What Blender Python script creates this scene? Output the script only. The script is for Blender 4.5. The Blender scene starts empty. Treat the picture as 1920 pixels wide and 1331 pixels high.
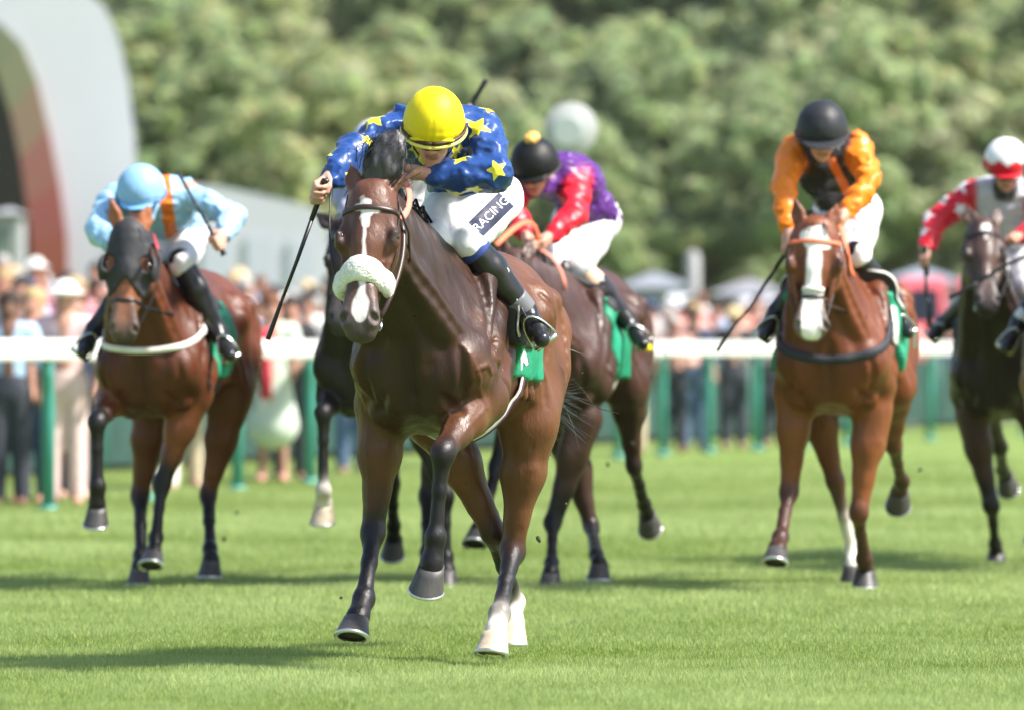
import bpy, math, random
import numpy as np
import openvdb
from mathutils import Vector
from mathutils.bvhtree import BVHTree

random.seed(7)
rng = np.random.default_rng(11)
scene = bpy.context.scene
col = scene.collection
PI = math.pi

# ------------------------------------------------------------------ camera
F, CX, HY, CAMZ = 13800.0, 960.0, 650.0, 1.25          # focal length in photo pixels, horizon row, lens height
cam_d = bpy.data.cameras.new("camera")
cam = bpy.data.objects.new("camera", cam_d)
col.objects.link(cam)
cam.location = (0, 0, CAMZ)
cam.rotation_euler = (PI / 2 - (665.5 - HY) / F, 0, 0)
cam_d.sensor_width = 36.0
cam_d.lens = F / 1920 * 36
cam_d.clip_start, cam_d.clip_end = 0.5, 9000
cam_d.dof.use_dof = True
cam_d.dof.focus_distance = 29.2
cam_d.dof.aperture_fstop = 3.2
cam_d.dof.aperture_blades = 9
scene.camera = cam

# ------------------------------------------------------------------ light
SUN_EL, SUN_AZ = 50.0, 109.0        # azimuth clockwise from the view direction (+Y): sun on the right, behind the lens
world = bpy.data.worlds.new("World")
scene.world = world
world.use_nodes = True
wn = world.node_tree
sky = wn.nodes.new("ShaderNodeTexSky")
sky.sky_type = 'NISHITA'
sky.sun_disc = False
sky.sun_elevation = math.radians(SUN_EL)
sky.sun_rotation = math.radians(SUN_AZ)
sky.air_density, sky.dust_density, sky.ozone_density = 1.2, 1.6, 1.0
bg = wn.nodes["Background"]
bg.inputs["Strength"].default_value = 0.10
wn.links.new(sky.outputs["Color"], bg.inputs["Color"])
sun_d = bpy.data.lights.new("sun", 'SUN')
sun_d.energy = 4.7
sun_d.angle = math.radians(6.0)
sun_d.color = (1.0, 0.95, 0.87)
sun = bpy.data.objects.new("sun", sun_d)
col.objects.link(sun)
_el, _az = math.radians(SUN_EL), math.radians(SUN_AZ)
_sd = Vector((math.cos(_el) * math.sin(_az), math.cos(_el) * math.cos(_az), math.sin(_el)))
sun.rotation_euler = _sd.to_track_quat('Z', 'Y').to_euler()
sun.location = (30, 10, 40)
scene.view_settings.view_transform = 'Standard'
scene.view_settings.look = 'None'
scene.view_settings.exposure = 1.15
scene.view_settings.gamma = 1.0
scene.view_settings.use_curve_mapping = False
scene.cycles.use_denoising = True
scene.cycles.max_bounces = 6
scene.cycles.sample_clamp_indirect = 6.0

# ------------------------------------------------------------------ helpers
def A(*v): return np.array(v, dtype=float)
def unit(v):
    v = np.asarray(v, float)
    return v / (np.linalg.norm(v) + 1e-12)
def srgb(r, g, b):
    return tuple((c / 255 / 12.92) if c / 255 <= 0.04045 else ((c / 255 + 0.055) / 1.055) ** 2.4 for c in (r, g, b))
def P(px, py, Y):
    """the point at depth Y seen at a photo pixel"""
    return A((px - CX) / F * Y, Y, CAMZ + (HY - py) / F * Y)
def reach(a, px, py, L, sgn):
    """the point seen at a pixel that lies L from joint a, nearer (-1) or farther (+1) than it"""
    d = A((px - CX) / F, 1.0, (HY - py) / F)
    c = A(0, 0, CAMZ) - a
    q0, q1, q2 = d @ d, 2 * d @ c, c @ c - L * L
    disc = q1 * q1 - 4 * q0 * q2
    Y = (-q1 + sgn * math.sqrt(max(disc, 0))) / (2 * q0)
    return d * Y + A(0, 0, CAMZ)

def tag(o, label=None, cat=None, group=None, kind=None):
    if label: o["label"] = label
    if cat: o["category"] = cat
    if group: o["group"] = group
    if kind: o["kind"] = kind
    return o
def empty(name, loc, label=None, cat=None, group=None):
    o = bpy.data.objects.new(name, None)
    o.empty_display_size = 0.2
    o.location = loc
    col.objects.link(o)
    return tag(o, label, cat, group)
ROOT_LOC = {}
def origin(o):
    v = A(0, 0, 0)
    while o is not None:
        v = v + A(*o.location)
        o = o.parent
    return v
def mesh_obj(name, V, Fc, mat, parent=None, smooth=True, attrs=None, loc=None):
    """one mesh object from world-space vertices, stored relative to its parent"""
    V = np.asarray(V, float)
    off = origin(parent) if parent is not None else (A(*loc) if loc is not None else A(0, 0, 0))
    me = bpy.data.meshes.new(name)
    V = V - off
    if isinstance(Fc, np.ndarray):
        n, k = Fc.shape
        me.vertices.add(len(V)); me.vertices.foreach_set("co", V.astype(np.float32).ravel())
        me.loops.add(n * k); me.loops.foreach_set("vertex_index", Fc.astype(np.int32).ravel())
        me.polygons.add(n)
        me.polygons.foreach_set("loop_start", np.arange(0, n * k, k, dtype=np.int32))
        me.polygons.foreach_set("loop_total", np.full(n, k, dtype=np.int32))
        me.update(calc_edges=True)
    else:
        me.from_pydata([tuple(v) for v in V], [], [tuple(f) for f in Fc])
        me.update()
    if smooth:
        me.polygons.foreach_set("use_smooth", np.ones(len(me.polygons), dtype=bool))
    for k, arr in (attrs or {}).items():
        arr = np.asarray(arr, np.float32)
        if arr.ndim == 2:
            at = me.color_attributes.new(k, 'FLOAT_COLOR', 'POINT')
            full = np.ones((len(V), 4), np.float32); full[:, :3] = arr[:, :3]
            at.data.foreach_set("color", full.ravel())
        else:
            at = me.attributes.new(k, 'FLOAT', 'POINT')
            at.data.foreach_set("value", arr.ravel())
    for m in (mat if isinstance(mat, (list, tuple)) else [mat]):
        me.materials.append(m)
    o = bpy.data.objects.new(name, me)
    col.objects.link(o)
    if parent is not None: o.parent = parent
    elif loc is not None: o.location = loc
    return o

class MB:
    """collects simple solids into one mesh"""
    def __init__(s): s.v, s.f = [], []
    def add(s, V, Fc):
        n = len(s.v)
        s.v += [tuple(x) for x in V]; s.f += [tuple(i + n for i in f) for f in Fc]
        return s
    def box(s, lo, hi):
        x0, y0, z0 = lo; x1, y1, z1 = hi
        return s.add([(x0,y0,z0),(x1,y0,z0),(x1,y1,z0),(x0,y1,z0),(x0,y0,z1),(x1,y0,z1),(x1,y1,z1),(x0,y1,z1)],
                     [(0,3,2,1),(4,5,6,7),(0,1,5,4),(1,2,6,5),(2,3,7,6),(3,0,4,7)])
    def tube(s, pts, radii, n=8, flat=None):
        pts = [A(*p) for p in pts]
        if np.isscalar(radii): radii = [radii] * len(pts)
        V, Fc = [], []
        ref = A(0, 0, 1) if abs(unit(pts[-1] - pts[0])[2]) < .9 else A(1, 0, 0)
        for i, p in enumerate(pts):
            t = unit(pts[min(i + 1, len(pts) - 1)] - pts[max(i - 1, 0)])
            a = unit(np.cross(t, ref)); b = np.cross(t, a)
            for k in range(n):
                th = 2 * PI * k / n
                V.append(p + radii[i] * (math.cos(th) * a + math.sin(th) * b * (flat or 1)))
        for i in range(len(pts) - 1):
            for k in range(n):
                k2 = (k + 1) % n
                Fc.append((i*n+k, i*n+k2, (i+1)*n+k2, (i+1)*n+k))
        Fc.append(tuple(range(n))[::-1]); Fc.append(tuple((len(pts)-1)*n + k for k in range(n)))
        return s.add(V, Fc)
    def strap(s, pts, nrms, width, thick=.004, taper=None):
        """flat band through surface points"""
        pts = [A(*p) for p in pts]; V, Fc = [], []
        for i, p in enumerate(pts):
            t = unit(pts[min(i + 1, len(pts) - 1)] - pts[max(i - 1, 0)])
            n = unit(nrms[i]); w = unit(np.cross(t, n)); n = np.cross(w, t)
            hw = width / 2 * (taper[i] if taper else 1)
            V += [p - w*hw, p + w*hw, p + w*hw*.9 + n*thick, p - w*hw*.9 + n*thick]
        m = len(pts)
        for i in range(m - 1):
            for k in range(4):
                k2 = (k + 1) % 4
                Fc.append((i*4+k, (i+1)*4+k, (i+1)*4+k2, i*4+k2))
        Fc += [(0, 1, 2, 3), ((m-1)*4+3, (m-1)*4+2, (m-1)*4+1, (m-1)*4)]
        return s.add(V, Fc)
    def lathe(s, c, axis, prof, n=24, sx=1, ref=None):
        a = unit(axis); r0 = A(*(ref if ref is not None else ((1, 0, 0) if abs(a[0]) < .9 else (0, 1, 0))))
        u = unit(r0 - a * (r0 @ a)); w = np.cross(a, u); V, Fc = [], []
        for (r, h) in prof:
            for k in range(n):
                th = 2 * PI * k / n
                V.append(A(*c) + a*h + r*(math.cos(th)*u*sx + math.sin(th)*w))
        for i in range(len(prof) - 1):
            for k in range(n):
                k2 = (k + 1) % n
                Fc.append((i*n+k, i*n+k2, (i+1)*n+k2, (i+1)*n+k))
        Fc.append(tuple(range(n))[::-1]); Fc.append(tuple((len(prof)-1)*n + k for k in range(n)))
        return s.add(V, Fc)
    def obj(s, name, mat, parent=None, smooth=True, loc=None):
        return mesh_obj(name, np.array(s.v), s.f, mat, parent, smooth, loc=loc)

# ------------------------------------------------------------------ numpy noise
_perm = rng.random(4096)
def vnoise(x, y, z):
    xi, yi, zi = np.floor(x).astype(int), np.floor(y).astype(int), np.floor(z).astype(int)
    fx, fy, fz = x - xi, y - yi, z - zi
    fx, fy, fz = (f * f * (3 - 2 * f) for f in (fx, fy, fz))
    def h(i, j, k): return _perm[(i * 1619 + j * 3137 + k * 6971) & 4095]
    r = 0
    for dx in (0, 1):
        for dy in (0, 1):
            for dz in (0, 1):
                r = r + h(xi+dx, yi+dy, zi+dz) * (fx if dx else 1-fx) * (fy if dy else 1-fy) * (fz if dz else 1-fz)
    return r * 2 - 1

# ------------------------------------------------------------------ sculpting with blended solids
class Sculpt:
    def __init__(s, h): s.h, s.ops = h, []
    def cone(s, a, b, ra, rb, k=.03, c=None, flat=None, op='u'):
        a, b = np.asarray(a, float), np.asarray(b, float); r = max(ra, rb)
        r2 = r * (flat[1] if flat and flat[1] > 1 else 1)
        s.ops.append(dict(t='c', a=a, b=b, ra=ra, rb=rb, k=k, c=c, flat=flat, op=op, lo=np.minimum(a, b) - r2, hi=np.maximum(a, b) + r2))
        return s
    def chain(s, pts, rs, k=.02, c=None, flat=None, op='u'):
        for i in range(len(pts) - 1): s.cone(pts[i], pts[i+1], rs[i], rs[i+1], k, c, flat, op)
        return s
    def ell(s, ctr, ax, r, k=.03, c=None, op='u'):
        ctr = np.asarray(ctr, float); a0 = unit(ax[0]); a1 = np.asarray(ax[1], float); a1 = unit(a1 - a0*(a1 @ a0)); ax = np.array([a0, a1, np.cross(a0, a1)]); r = np.asarray(r, float)
        e = np.sqrt(((ax * r[:, None]) ** 2).sum(0))
        s.ops.append(dict(t='e', p=ctr, ax=ax, r=r, k=k, c=c, op=op, lo=ctr - e, hi=ctr + e))
        return s
    def fn(s, f, k=.01, op='i', c=None, lo=None, hi=None):
        s.ops.append(dict(t='f', f=f, k=k, op=op, c=c, lo=lo, hi=hi))
        return s
    def copy(s, h=None, grow=0.0, keep=None):
        q = Sculpt(h or s.h)
        for o in s.ops:
            if keep and not keep(o): continue
            o = dict(o)
            if o['op'] == 'u' and o['t'] in 'ce':
                if o['t'] == 'c': o['ra'] += grow; o['rb'] += grow
                else: o['r'] = o['r'] + grow
                o['lo'] = o['lo'] - grow; o['hi'] = o['hi'] + grow
            q.ops.append(o)
        return q
    @staticmethod
    def d(o, x, y, z):
        if o['t'] == 'c':
            a, ba = o['a'], o['b'] - o['a']
            qx, qy, qz = x - a[0], y - a[1], z - a[2]; m = 1.0
            if o['flat']:
                n, f = o['flat']; g = 1 / f - 1; m = f if f < 1 else 1.0
                c = (qx*n[0] + qy*n[1] + qz*n[2]) * g
                qx, qy, qz = qx + c*n[0], qy + c*n[1], qz + c*n[2]
                ba = ba + n * (ba @ n) * g
            t = np.clip((qx*ba[0] + qy*ba[1] + qz*ba[2]) / (ba @ ba + 1e-12), 0, 1)
            return (np.sqrt((qx - t*ba[0])**2 + (qy - t*ba[1])**2 + (qz - t*ba[2])**2) - (o['ra'] + (o['rb'] - o['ra']) * t)) * m
        if o['t'] == 'e':
            p, ax, r = o['p'], o['ax'], o['r']
            qx, qy, qz = x - p[0], y - p[1], z - p[2]
            k0 = k1 = 0
            for i in range(3):
                e = qx*ax[i][0] + qy*ax[i][1] + qz*ax[i][2]
                k0 = k0 + (e / r[i])**2; k1 = k1 + (e / r[i]**2)**2
            k0, k1 = np.sqrt(k0), np.sqrt(k1) + 1e-9
            return k0 * (k0 - 1) / k1
        return o['f'](x, y, z)
    def build(s, disp=None):
        h = s.h
        us = [o for o in s.ops if o['op'] == 'u']
        lo = np.min([o['lo'] for o in us], 0) - 4*h; hi = np.max([o['hi'] for o in us], 0) + 4*h
        n = np.ceil((hi - lo) / h).astype(int) + 1
        g = [(lo[i] + h * np.arange(n[i])).astype(np.float32) for i in range(3)]
        Fd = np.full(n, 10.0, np.float32)
        for o in s.ops:
            if o['lo'] is None: sl = [slice(0, n[i]) for i in range(3)]
            else:
                m = o['k'] + (.10 if o['op'] == 'u' else 3*h)
                sl = [slice(max(0, int((o['lo'][i] - m - lo[i]) / h)), min(n[i], int((o['hi'][i] + m - lo[i]) / h) + 2)) for i in range(3)]
                if any(q.stop <= q.start for q in sl): continue
            x, y, z = g[0][sl[0]][:, None, None], g[1][sl[1]][None, :, None], g[2][sl[2]][None, None, :]
            d = s.d(o, x, y, z).astype(np.float32); a = Fd[tuple(sl)]; k = max(o['k'], 1e-4)
            if o['op'] == 'u':
                w = np.clip(.5 + .5*(a - d)/k, 0, 1); r = a + (d - a)*w - k*w*(1 - w)
            else:
                if o['op'] == 's': d = -d
                w = np.clip(.5 - .5*(a - d)/k, 0, 1); r = a + (d - a)*w + k*w*(1 - w)
            Fd[tuple(sl)] = r
        if disp is not None:
            near = np.argwhere(np.abs(Fd) < 4*h)
            pts = lo + near * h
            Fd[near[:, 0], near[:, 1], near[:, 2]] -= disp(pts[:, 0], pts[:, 1], pts[:, 2]).astype(np.float32)
        b = 3*h
        Fd = np.clip(Fd, -b, b)
        vg = openvdb.FloatGrid(b); vg.copyFromArray(Fd)
        p, q = vg.convertToQuads(isovalue=0)
        s.V = lo + p.astype(float) * h; s.Q = q.astype(np.int32)
        return s.V, s.Q
    def colours(s, base, V=None, sig=.010):
        V = s.V if V is None else V
        x, y, z = V.T; tot = np.zeros(len(V)); C = np.zeros((len(V), 3))
        D, L = [], []
        for o in s.ops:
            if o['op'] != 'u': continue
            D.append(s.d(o, x, y, z)); L.append(o['c'] if o['c'] is not None else base)
        D = np.array(D); m = D.min(0)
        for d, c in zip(D, L):
            w = np.exp(-np.clip((d - m) / sig, 0, 30)); tot += w; C += w[:, None] * np.array(c)[None]
        return C / tot[:, None]

def bvh_of(V, Q): return BVHTree.FromPolygons([tuple(v) for v in V], [tuple(int(i) for i in q) for q in Q])
def cast(bvh, o, d, dist=2.0):
    hit = bvh.ray_cast(Vector(o), Vector(unit(d)), dist)
    if hit[0] is None: return None, None
    return A(*hit[0]), A(*hit[1])

# ------------------------------------------------------------------ materials
def mk(name, c=(.5, .5, .5), attr=None, objcol=False, rough=.5, metal=0.0, spec=.5, var=(0, 0), bump=None, sheen=0, coat=0,
       mark=None, mark_soft=.0012, ridge=None, transl=0.0, stretch=None, sss=0.0):
    m = bpy.data.materials.new(name); m.use_nodes = True
    N, Lk = m.node_tree.nodes, m.node_tree.links
    b = N["Principled BSDF"]
    b.inputs["Roughness"].default_value = rough; b.inputs["Metallic"].default_value = metal
    b.inputs["Specular IOR Level"].default_value = spec
    b.inputs["Sheen Weight"].default_value = sheen; b.inputs["Coat Weight"].default_value = coat
    b.inputs["Coat Roughness"].default_value = .25
    if sss:
        b.inputs["Subsurface Weight"].default_value = sss; b.inputs["Subsurface Scale"].default_value = .01
    if attr:
        s = N.new("ShaderNodeVertexColor"); s.layer_name = attr; out = s.outputs["Color"]
    elif objcol:
        s = N.new("ShaderNodeObjectInfo"); out = s.outputs["Color"]
    else:
        s = N.new("ShaderNodeRGB"); s.outputs[0].default_value = (*c, 1); out = s.outputs[0]
    tc = N.new("ShaderNodeTexCoord"); vec = tc.outputs["Object"]
    if stretch:
        mp = N.new("ShaderNodeMapping"); mp.inputs["Scale"].default_value = stretch; Lk.new(vec, mp.inputs["Vector"]); vec = mp.outputs["Vector"]
    for (aname, mcol) in (mark or []):
        at = N.new("ShaderNodeAttribute"); at.attribute_name = aname
        mr = N.new("ShaderNodeMapRange"); mr.inputs["From Min"].default_value = -mark_soft; mr.inputs["From Max"].default_value = mark_soft
        mr.inputs["To Min"].default_value = 1; mr.inputs["To Max"].default_value = 0
        Lk.new(at.outputs["Fac"], mr.inputs["Value"])
        mx = N.new("ShaderNodeMix"); mx.data_type = 'RGBA'
        Lk.new(mr.outputs["Result"], mx.inputs["Factor"]); Lk.new(out, mx.inputs["A"]); mx.inputs["B"].default_value = (*mcol, 1)
        out = mx.outputs["Result"]
    if var[1]:
        nz = N.new("ShaderNodeTexNoise"); nz.inputs["Scale"].default_value = var[0]; nz.inputs["Detail"].default_value = 4
        Lk.new(vec, nz.inputs["Vector"])
        mr = N.new("ShaderNodeMapRange"); mr.inputs["From Min"].default_value = .25; mr.inputs["From Max"].default_value = .75
        mr.inputs["To Min"].default_value = 1 - var[1]; mr.inputs["To Max"].default_value = 1 + var[1]
        Lk.new(nz.outputs["Fac"], mr.inputs["Value"])
        vm = N.new("ShaderNodeVectorMath"); vm.operation = 'SCALE'
        Lk.new(out, vm.inputs[0]); Lk.new(mr.outputs["Result"], vm.inputs["Scale"]); out = vm.outputs["Vector"]
    Lk.new(out, b.inputs["Base Color"])
    last = None
    for (sc, st, dist) in (ridge or []):
        nz = N.new("ShaderNodeTexNoise"); nz.inputs["Scale"].default_value = sc; nz.inputs["Detail"].default_value = 2
        Lk.new(vec, nz.inputs["Vector"])
        m1 = N.new("ShaderNodeMath"); m1.operation = 'SUBTRACT'; Lk.new(nz.outputs["Fac"], m1.inputs[0]); m1.inputs[1].default_value = .5
        m2 = N.new("ShaderNodeMath"); m2.operation = 'ABSOLUTE'; Lk.new(m1.outputs[0], m2.inputs[0])
        mr = N.new("ShaderNodeMapRange"); mr.interpolation_type = 'SMOOTHSTEP'
        mr.inputs["From Min"].default_value = 0; mr.inputs["From Max"].default_value = .045; mr.inputs["To Min"].default_value = 1; mr.inputs["To Max"].default_value = 0
        Lk.new(m2.outputs[0], mr.inputs["Value"])
        bp = N.new("ShaderNodeBump"); bp.inputs["Strength"].default_value = st; bp.inputs["Distance"].default_value = dist
        Lk.new(mr.outputs["Result"], bp.inputs["Height"])
        if last: Lk.new(last, bp.inputs["Normal"])
        last = bp.outputs["Normal"]
        Lk.new(last, b.inputs["Normal"])
    if bump:
        for (sc, st, dist) in ([bump] if not isinstance(bump, list) else bump):
            nz = N.new("ShaderNodeTexNoise"); nz.inputs["Scale"].default_value = sc; nz.inputs["Detail"].default_value = 3
            Lk.new(vec, nz.inputs["Vector"])
            bp = N.new("ShaderNodeBump"); bp.inputs["Strength"].default_value = st; bp.inputs["Distance"].default_value = dist
            Lk.new(nz.outputs["Fac"], bp.inputs["Height"])
            if last: Lk.new(last, bp.inputs["Normal"])
            last = bp.outputs["Normal"]
        Lk.new(last, b.inputs["Normal"])
    if transl:
        t = N.new("ShaderNodeBsdfTranslucent"); Lk.new(out, t.inputs["Color"])
        ms = N.new("ShaderNodeMixShader"); ms.inputs[0].default_value = transl
        Lk.new(b.outputs[0], ms.inputs[1]); Lk.new(t.outputs[0], ms.inputs[2])
        Lk.new(ms.outputs[0], N["Material Output"].inputs["Surface"])
    return m

# ================================================================== THE SETTING
# rail line across the course: base points from the photograph's posts (bent slightly, running away to the right)
RAILPX = [(-60, 52.8), (88, 55.6), (270, 59.8), (444, 63.6), (580, 67.1), (705, 70.6), (830, 74.0), (955, 77.2), (1070, 80.2), (1160, 82.5),
          (1243, 84.8), (1330, 87.1), (1420, 89.3), (1505, 91.6), (1590, 94.0), (1668, 96.5), (1745, 99.0), (1830, 101.9), (1920, 105.2), (2060, 111), (2250, 120), (2450, 132)]
RAIL = [A((px - CX) / F * D, D) for px, D in RAILPX]
def along_rail(t, off):
    """point t (0..1) along the rail, off metres behind it"""
    t = t * (len(RAIL) - 1); i = min(int(t), len(RAIL) - 2); f = t - i
    p = RAIL[i] * (1 - f) + RAIL[i+1] * f
    d = unit(RAIL[min(i+2, len(RAIL)-1)] - RAIL[max(i-1, 0)])
    n = A(-d[1], d[0])
    return p + n * off, d, n

# ---- turf
def grass_mat():
    m = bpy.data.materials.new("turf"); m.use_nodes = True
    N, Lk = m.node_tree.nodes, m.node_tree.links
    b = N["Principled BSDF"]; b.inputs["Roughness"].default_value = .8; b.inputs["Specular IOR Level"].default_value = .15
    tc = N.new("ShaderNodeTexCoord")
    def noise(sx, sy, sc, det=4):
        mp = N.new("ShaderNodeMapping"); mp.inputs["Scale"].default_value = (sx, sy, 1)
        Lk.new(tc.outputs["Object"], mp.inputs["Vector"])
        nz = N.new("ShaderNodeTexNoise"); nz.inputs["Scale"].default_value = sc; nz.inputs["Detail"].default_value = det
        Lk.new(mp.outputs["Vector"], nz.inputs["Vector"]); return nz.outputs["Fac"]
    a = noise(1, .8, .9); c = noise(1, 1, 9, 6); e = noise(1, 1, 70, 3)
    def madd(x, k, y=None):
        q = N.new("ShaderNodeMath"); q.operation = 'MULTIPLY_ADD'; Lk.new(x, q.inputs[0]); q.inputs[1].default_value = k
        if y is None: q.inputs[2].default_value = 0
        else: Lk.new(y, q.inputs[2])
        return q.outputs[0]
    s = madd(a, .5, madd(c, .35, madd(e, .35)))
    cr = N.new("ShaderNodeValToRGB")
    cr.color_ramp.elements[0].position = .38; cr.color_ramp.elements[0].color = (.11, .17, .03, 1)
    cr.color_ramp.elements[1].position = .82; cr.color_ramp.elements[1].color = (.24, .32, .105, 1)
    x = cr.color_ramp.elements.new(.6); x.color = (.18, .255, .062, 1)
    Lk.new(s, cr.inputs["Fac"]); Lk.new(cr.outputs["Color"], b.inputs["Base Color"])
    bp = N.new("ShaderNodeBump"); bp.inputs["Strength"].default_value = .7; bp.inputs["Distance"].default_value = .03
    Lk.new(madd(e, 1, madd(c, .6)), bp.inputs["Height"]); Lk.new(bp.outputs["Normal"], b.inputs["Normal"])
    return m
M_turf = grass_mat()
gx = np.concatenate([np.concatenate([[-4000, -1500], np.linspace(-400, -14, 12)]), np.linspace(-12, 12, 61), np.linspace(14, 400, 12), [1500, 4000]])
gy = np.concatenate([[-4000, -900], np.linspace(-60, 18, 8), np.linspace(20, 60, 101), np.linspace(62, 130, 24), np.linspace(140, 700, 20), [1500, 4500]])
GX, GY = np.meshgrid(gx, gy, indexing='ij')
def ground_z(x, y): return .018 * vnoise(x * .6, y * .35, x * 0 + 3) * np.clip((y - 18) / 8, 0, 1) * np.clip((75 - y) / 15, 0, 1) - .012
GZ = ground_z(GX, GY)
def grid_faces(nx, ny):
    i, j = np.meshgrid(np.arange(nx - 1), np.arange(ny - 1), indexing='ij')
    a = (i * ny + j).ravel()
    return np.stack([a, a + ny, a + ny + 1, a + 1], 1)
ground = tag(mesh_obj("ground", np.stack([GX.ravel(), GY.ravel(), GZ.ravel()], 1), grid_faces(len(gx), len(gy)), M_turf), kind="structure")

# grass blades: one countless mass
def build_grass(n=700000):
    # denser near the lens, so that blades keep about the same size in the picture
    u = rng.random(n)
    y = 1 / (1 / 24.6 + u * (1 / 84 - 1 / 24.6)); y = np.where(y > 55, 55 + (y - 55)*rng.random(n)**.7, y)
    x = (rng.random(n) * 2 - 1); x = np.where(np.abs(x) > .86, np.sign(x)*(.86 + (np.abs(x) - .86)*(1 + 7*rng.random(n)**2)), x) * (y * .083 + .2)
    tuft = vnoise(x * 5, y * 3.2, x * 0 + 9) * .5 + vnoise(x * 1.1, y * .7, x * 0 + 2) * .5 + vnoise(x * .28 + 5, y * .8, x * 0 + 4) * .85
    hgt = (.024 + .014 * rng.random(n)) * (1 + .45 * tuft) * np.clip(y / 30, .8, 1.5)
    wid = .0029 * y / 28 * (1 + .5 * rng.random(n))
    th = rng.random(n) * 2 * PI; lean = rng.random(n) * .9 + .1
    z = ground_z(x, y)
    dx, dy = np.cos(th), np.sin(th)
    phi = rng.random(n) * PI; wx, wy = np.cos(phi) * wid, np.sin(phi) * wid * .4
    V = np.empty((n, 3, 3), np.float32)
    V[:, 0] = np.stack([x - wx, y - wy, z - .004], 1); V[:, 1] = np.stack([x + wx, y + wy, z - .004], 1)
    V[:, 2] = np.stack([x + dx*hgt*lean, y + dy*hgt*lean, z + hgt], 1)
    t = np.clip(.5 + .45*tuft + .3*(rng.random(n) - .5), 0, 1)[:, None]
    dry = (rng.random(n) < .12)[:, None]
    C = (1 - t) * A(.225, .31, .066) + t * A(.475, .575, .235)
    C = np.where(dry, A(.44, .46, .20), C)
    C = np.repeat(C, 3, 0)
    m = mk("grass_blade", attr="Col", rough=.6, spec=.2, transl=.5)
    o = mesh_obj("grass", V.reshape(-1, 3), np.arange(3*n).reshape(n, 3), m, smooth=False, attrs={"Col": C})
    return tag(o, "short bright green turf of the racecourse under the galloping horses", "grass", kind="stuff")
build_grass()

# ---- wooded hill behind the course
hx = np.linspace(-160, 160, 40); hy = np.linspace(175, 620, 40)
HX, HYY = np.meshgrid(hx, hy, indexing='ij')
def hill_z(x, y):
    t = np.clip((y - 190 - .12 * x) / 300, 0, 1); return 62 * t * t * (3 - 2 * t) + 2.5 * vnoise(x * .03, y * .03, x * 0) * t - .3
M_hill = mk("hill_grass", (.075, .105, .04), rough=.9, spec=.1, var=(.2, .4))
tag(mesh_obj("hill", np.stack([HX.ravel(), HYY.ravel(), hill_z(HX, HYY).ravel()], 1), grid_faces(40, 40), M_hill), kind="structure")

M_leaf = mk("leaves", attr="Col", rough=.6, spec=.25, transl=.6)
M_bark = mk("bark", (.11, .08, .055), rough=.9, var=(6, .4), bump=(14, .6, .03))
def crown_mesh(seed, W, H, tint):
    r = np.random.default_rng(seed)
    nb = 74; cs = []
    for i in range(nb):
        d = r.normal(size=3); d /= np.linalg.norm(d); d[2] = d[2]*.9 + .12
        rad = r.uniform(.35, .95)
        cs.append((A(d[0]*W*rad*.8, d[1]*W*rad*.8, H*.50 + d[2]*H*.46*rad), r.uniform(.11, .21)*W))
    V, C = [], []
    for c, R in cs:
        n = int(420 * (R / (.27*W))**2)
        d = r.normal(size=(n, 3)); d /= np.linalg.norm(d, axis=1)[:, None]
        rr = R * (r.random(n)**.2)[:, None]
        p = c + d * rr * A(1, 1, .8)
        keep = vnoise(*(p.T * 1.1)) > -.35
        p, d = p[keep], d[keep]; n = len(p)
        t = r.normal(size=(n, 3)); t /= np.linalg.norm(t, axis=1)[:, None]
        nn = d + .6*t; nn /= np.linalg.norm(nn, axis=1)[:, None]
        a = np.cross(nn, A(.3, .5, .8)); a /= np.linalg.norm(a, axis=1)[:, None]; b = np.cross(nn, a)
        sz = r.uniform(.16, .36, n)[:, None]
        q = np.stack([p - a*sz, p - b*sz*.6, p + a*sz, p + b*sz*.6], 1)
        V.append(q.reshape(-1, 3))
        bc = r.uniform(.8, 1.2) * r.uniform(.75, 1.25, n)[:, None] * A(*tint) * (1 + r.normal(size=(n, 3))*.08)
        C.append(np.repeat(np.clip(bc, .01, .6), 4, 0))
    V = np.concatenate(V); C = np.concatenate(C)
    return V, np.arange(len(V)).reshape(-1, 4), C
TREE_KINDS = [("yellow green broadleaf tree", (.44, .49, .24)), ("mid green broadleaf tree", (.37, .45, .23)),
              ("pale olive broadleaf tree", (.46, .50, .29)), ("deep green broadleaf tree", (.31, .38, .20))]
tree_protos = []
for i, (kname, tint) in enumerate(TREE_KINDS):
    W, H = (5.0, 13.0) if i != 3 else (4.2, 12.0)
    V, Q, C = crown_mesh(40 + i, W, H, tint)
    root = empty("broadleaf_tree", (0, 0, 0), cat="tree")
    mesh_obj("crown", V, Q, M_leaf, root, smooth=False, attrs={"Col": C})
    mb = MB(); mb.tube([(0, 0, -.6), (.1, 0, 1.8), (-.1, .1, 4), (0, 0, 6.5)], [.36, .26, .18, .05], 9)
    r = random.Random(i)
    for k in range(7):
        a = r.uniform(0, 2*PI); z0 = r.uniform(2.4, 6.5)
        mb.tube([(0, 0, z0), (math.cos(a)*1.5, math.sin(a)*1.5, z0 + 1.2), (math.cos(a)*3.1, math.sin(a)*3.1, z0 + 3)], [.14, .09, .03], 6)
    mb.obj("trunk", M_bark, root)
    tree_protos.append(root)
def copy_tree(o, parent=None):
    c = o.copy(); col.objects.link(c)
    if parent is not None: c.parent = parent
    for ch in o.children: copy_tree(ch, c)
    return c
TREE_SPOTS = []
tr = random.Random(5)
for row, (D, n) in enumerate([(194, 15), (205, 15), (217, 15), (230, 15), (244, 15), (259, 15), (275, 16), (292, 16), (310, 16), (330, 16), (352, 16)]):
    for i in range(n):
        half = D * .0695 * 1.30 + 4
        x = -half + (2*half) * (i + .5 + tr.uniform(-.3, .3)) / n
        TREE_SPOTS.append((x, D + tr.uniform(-5, 5), min(row*7//11, 6)))
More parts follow.
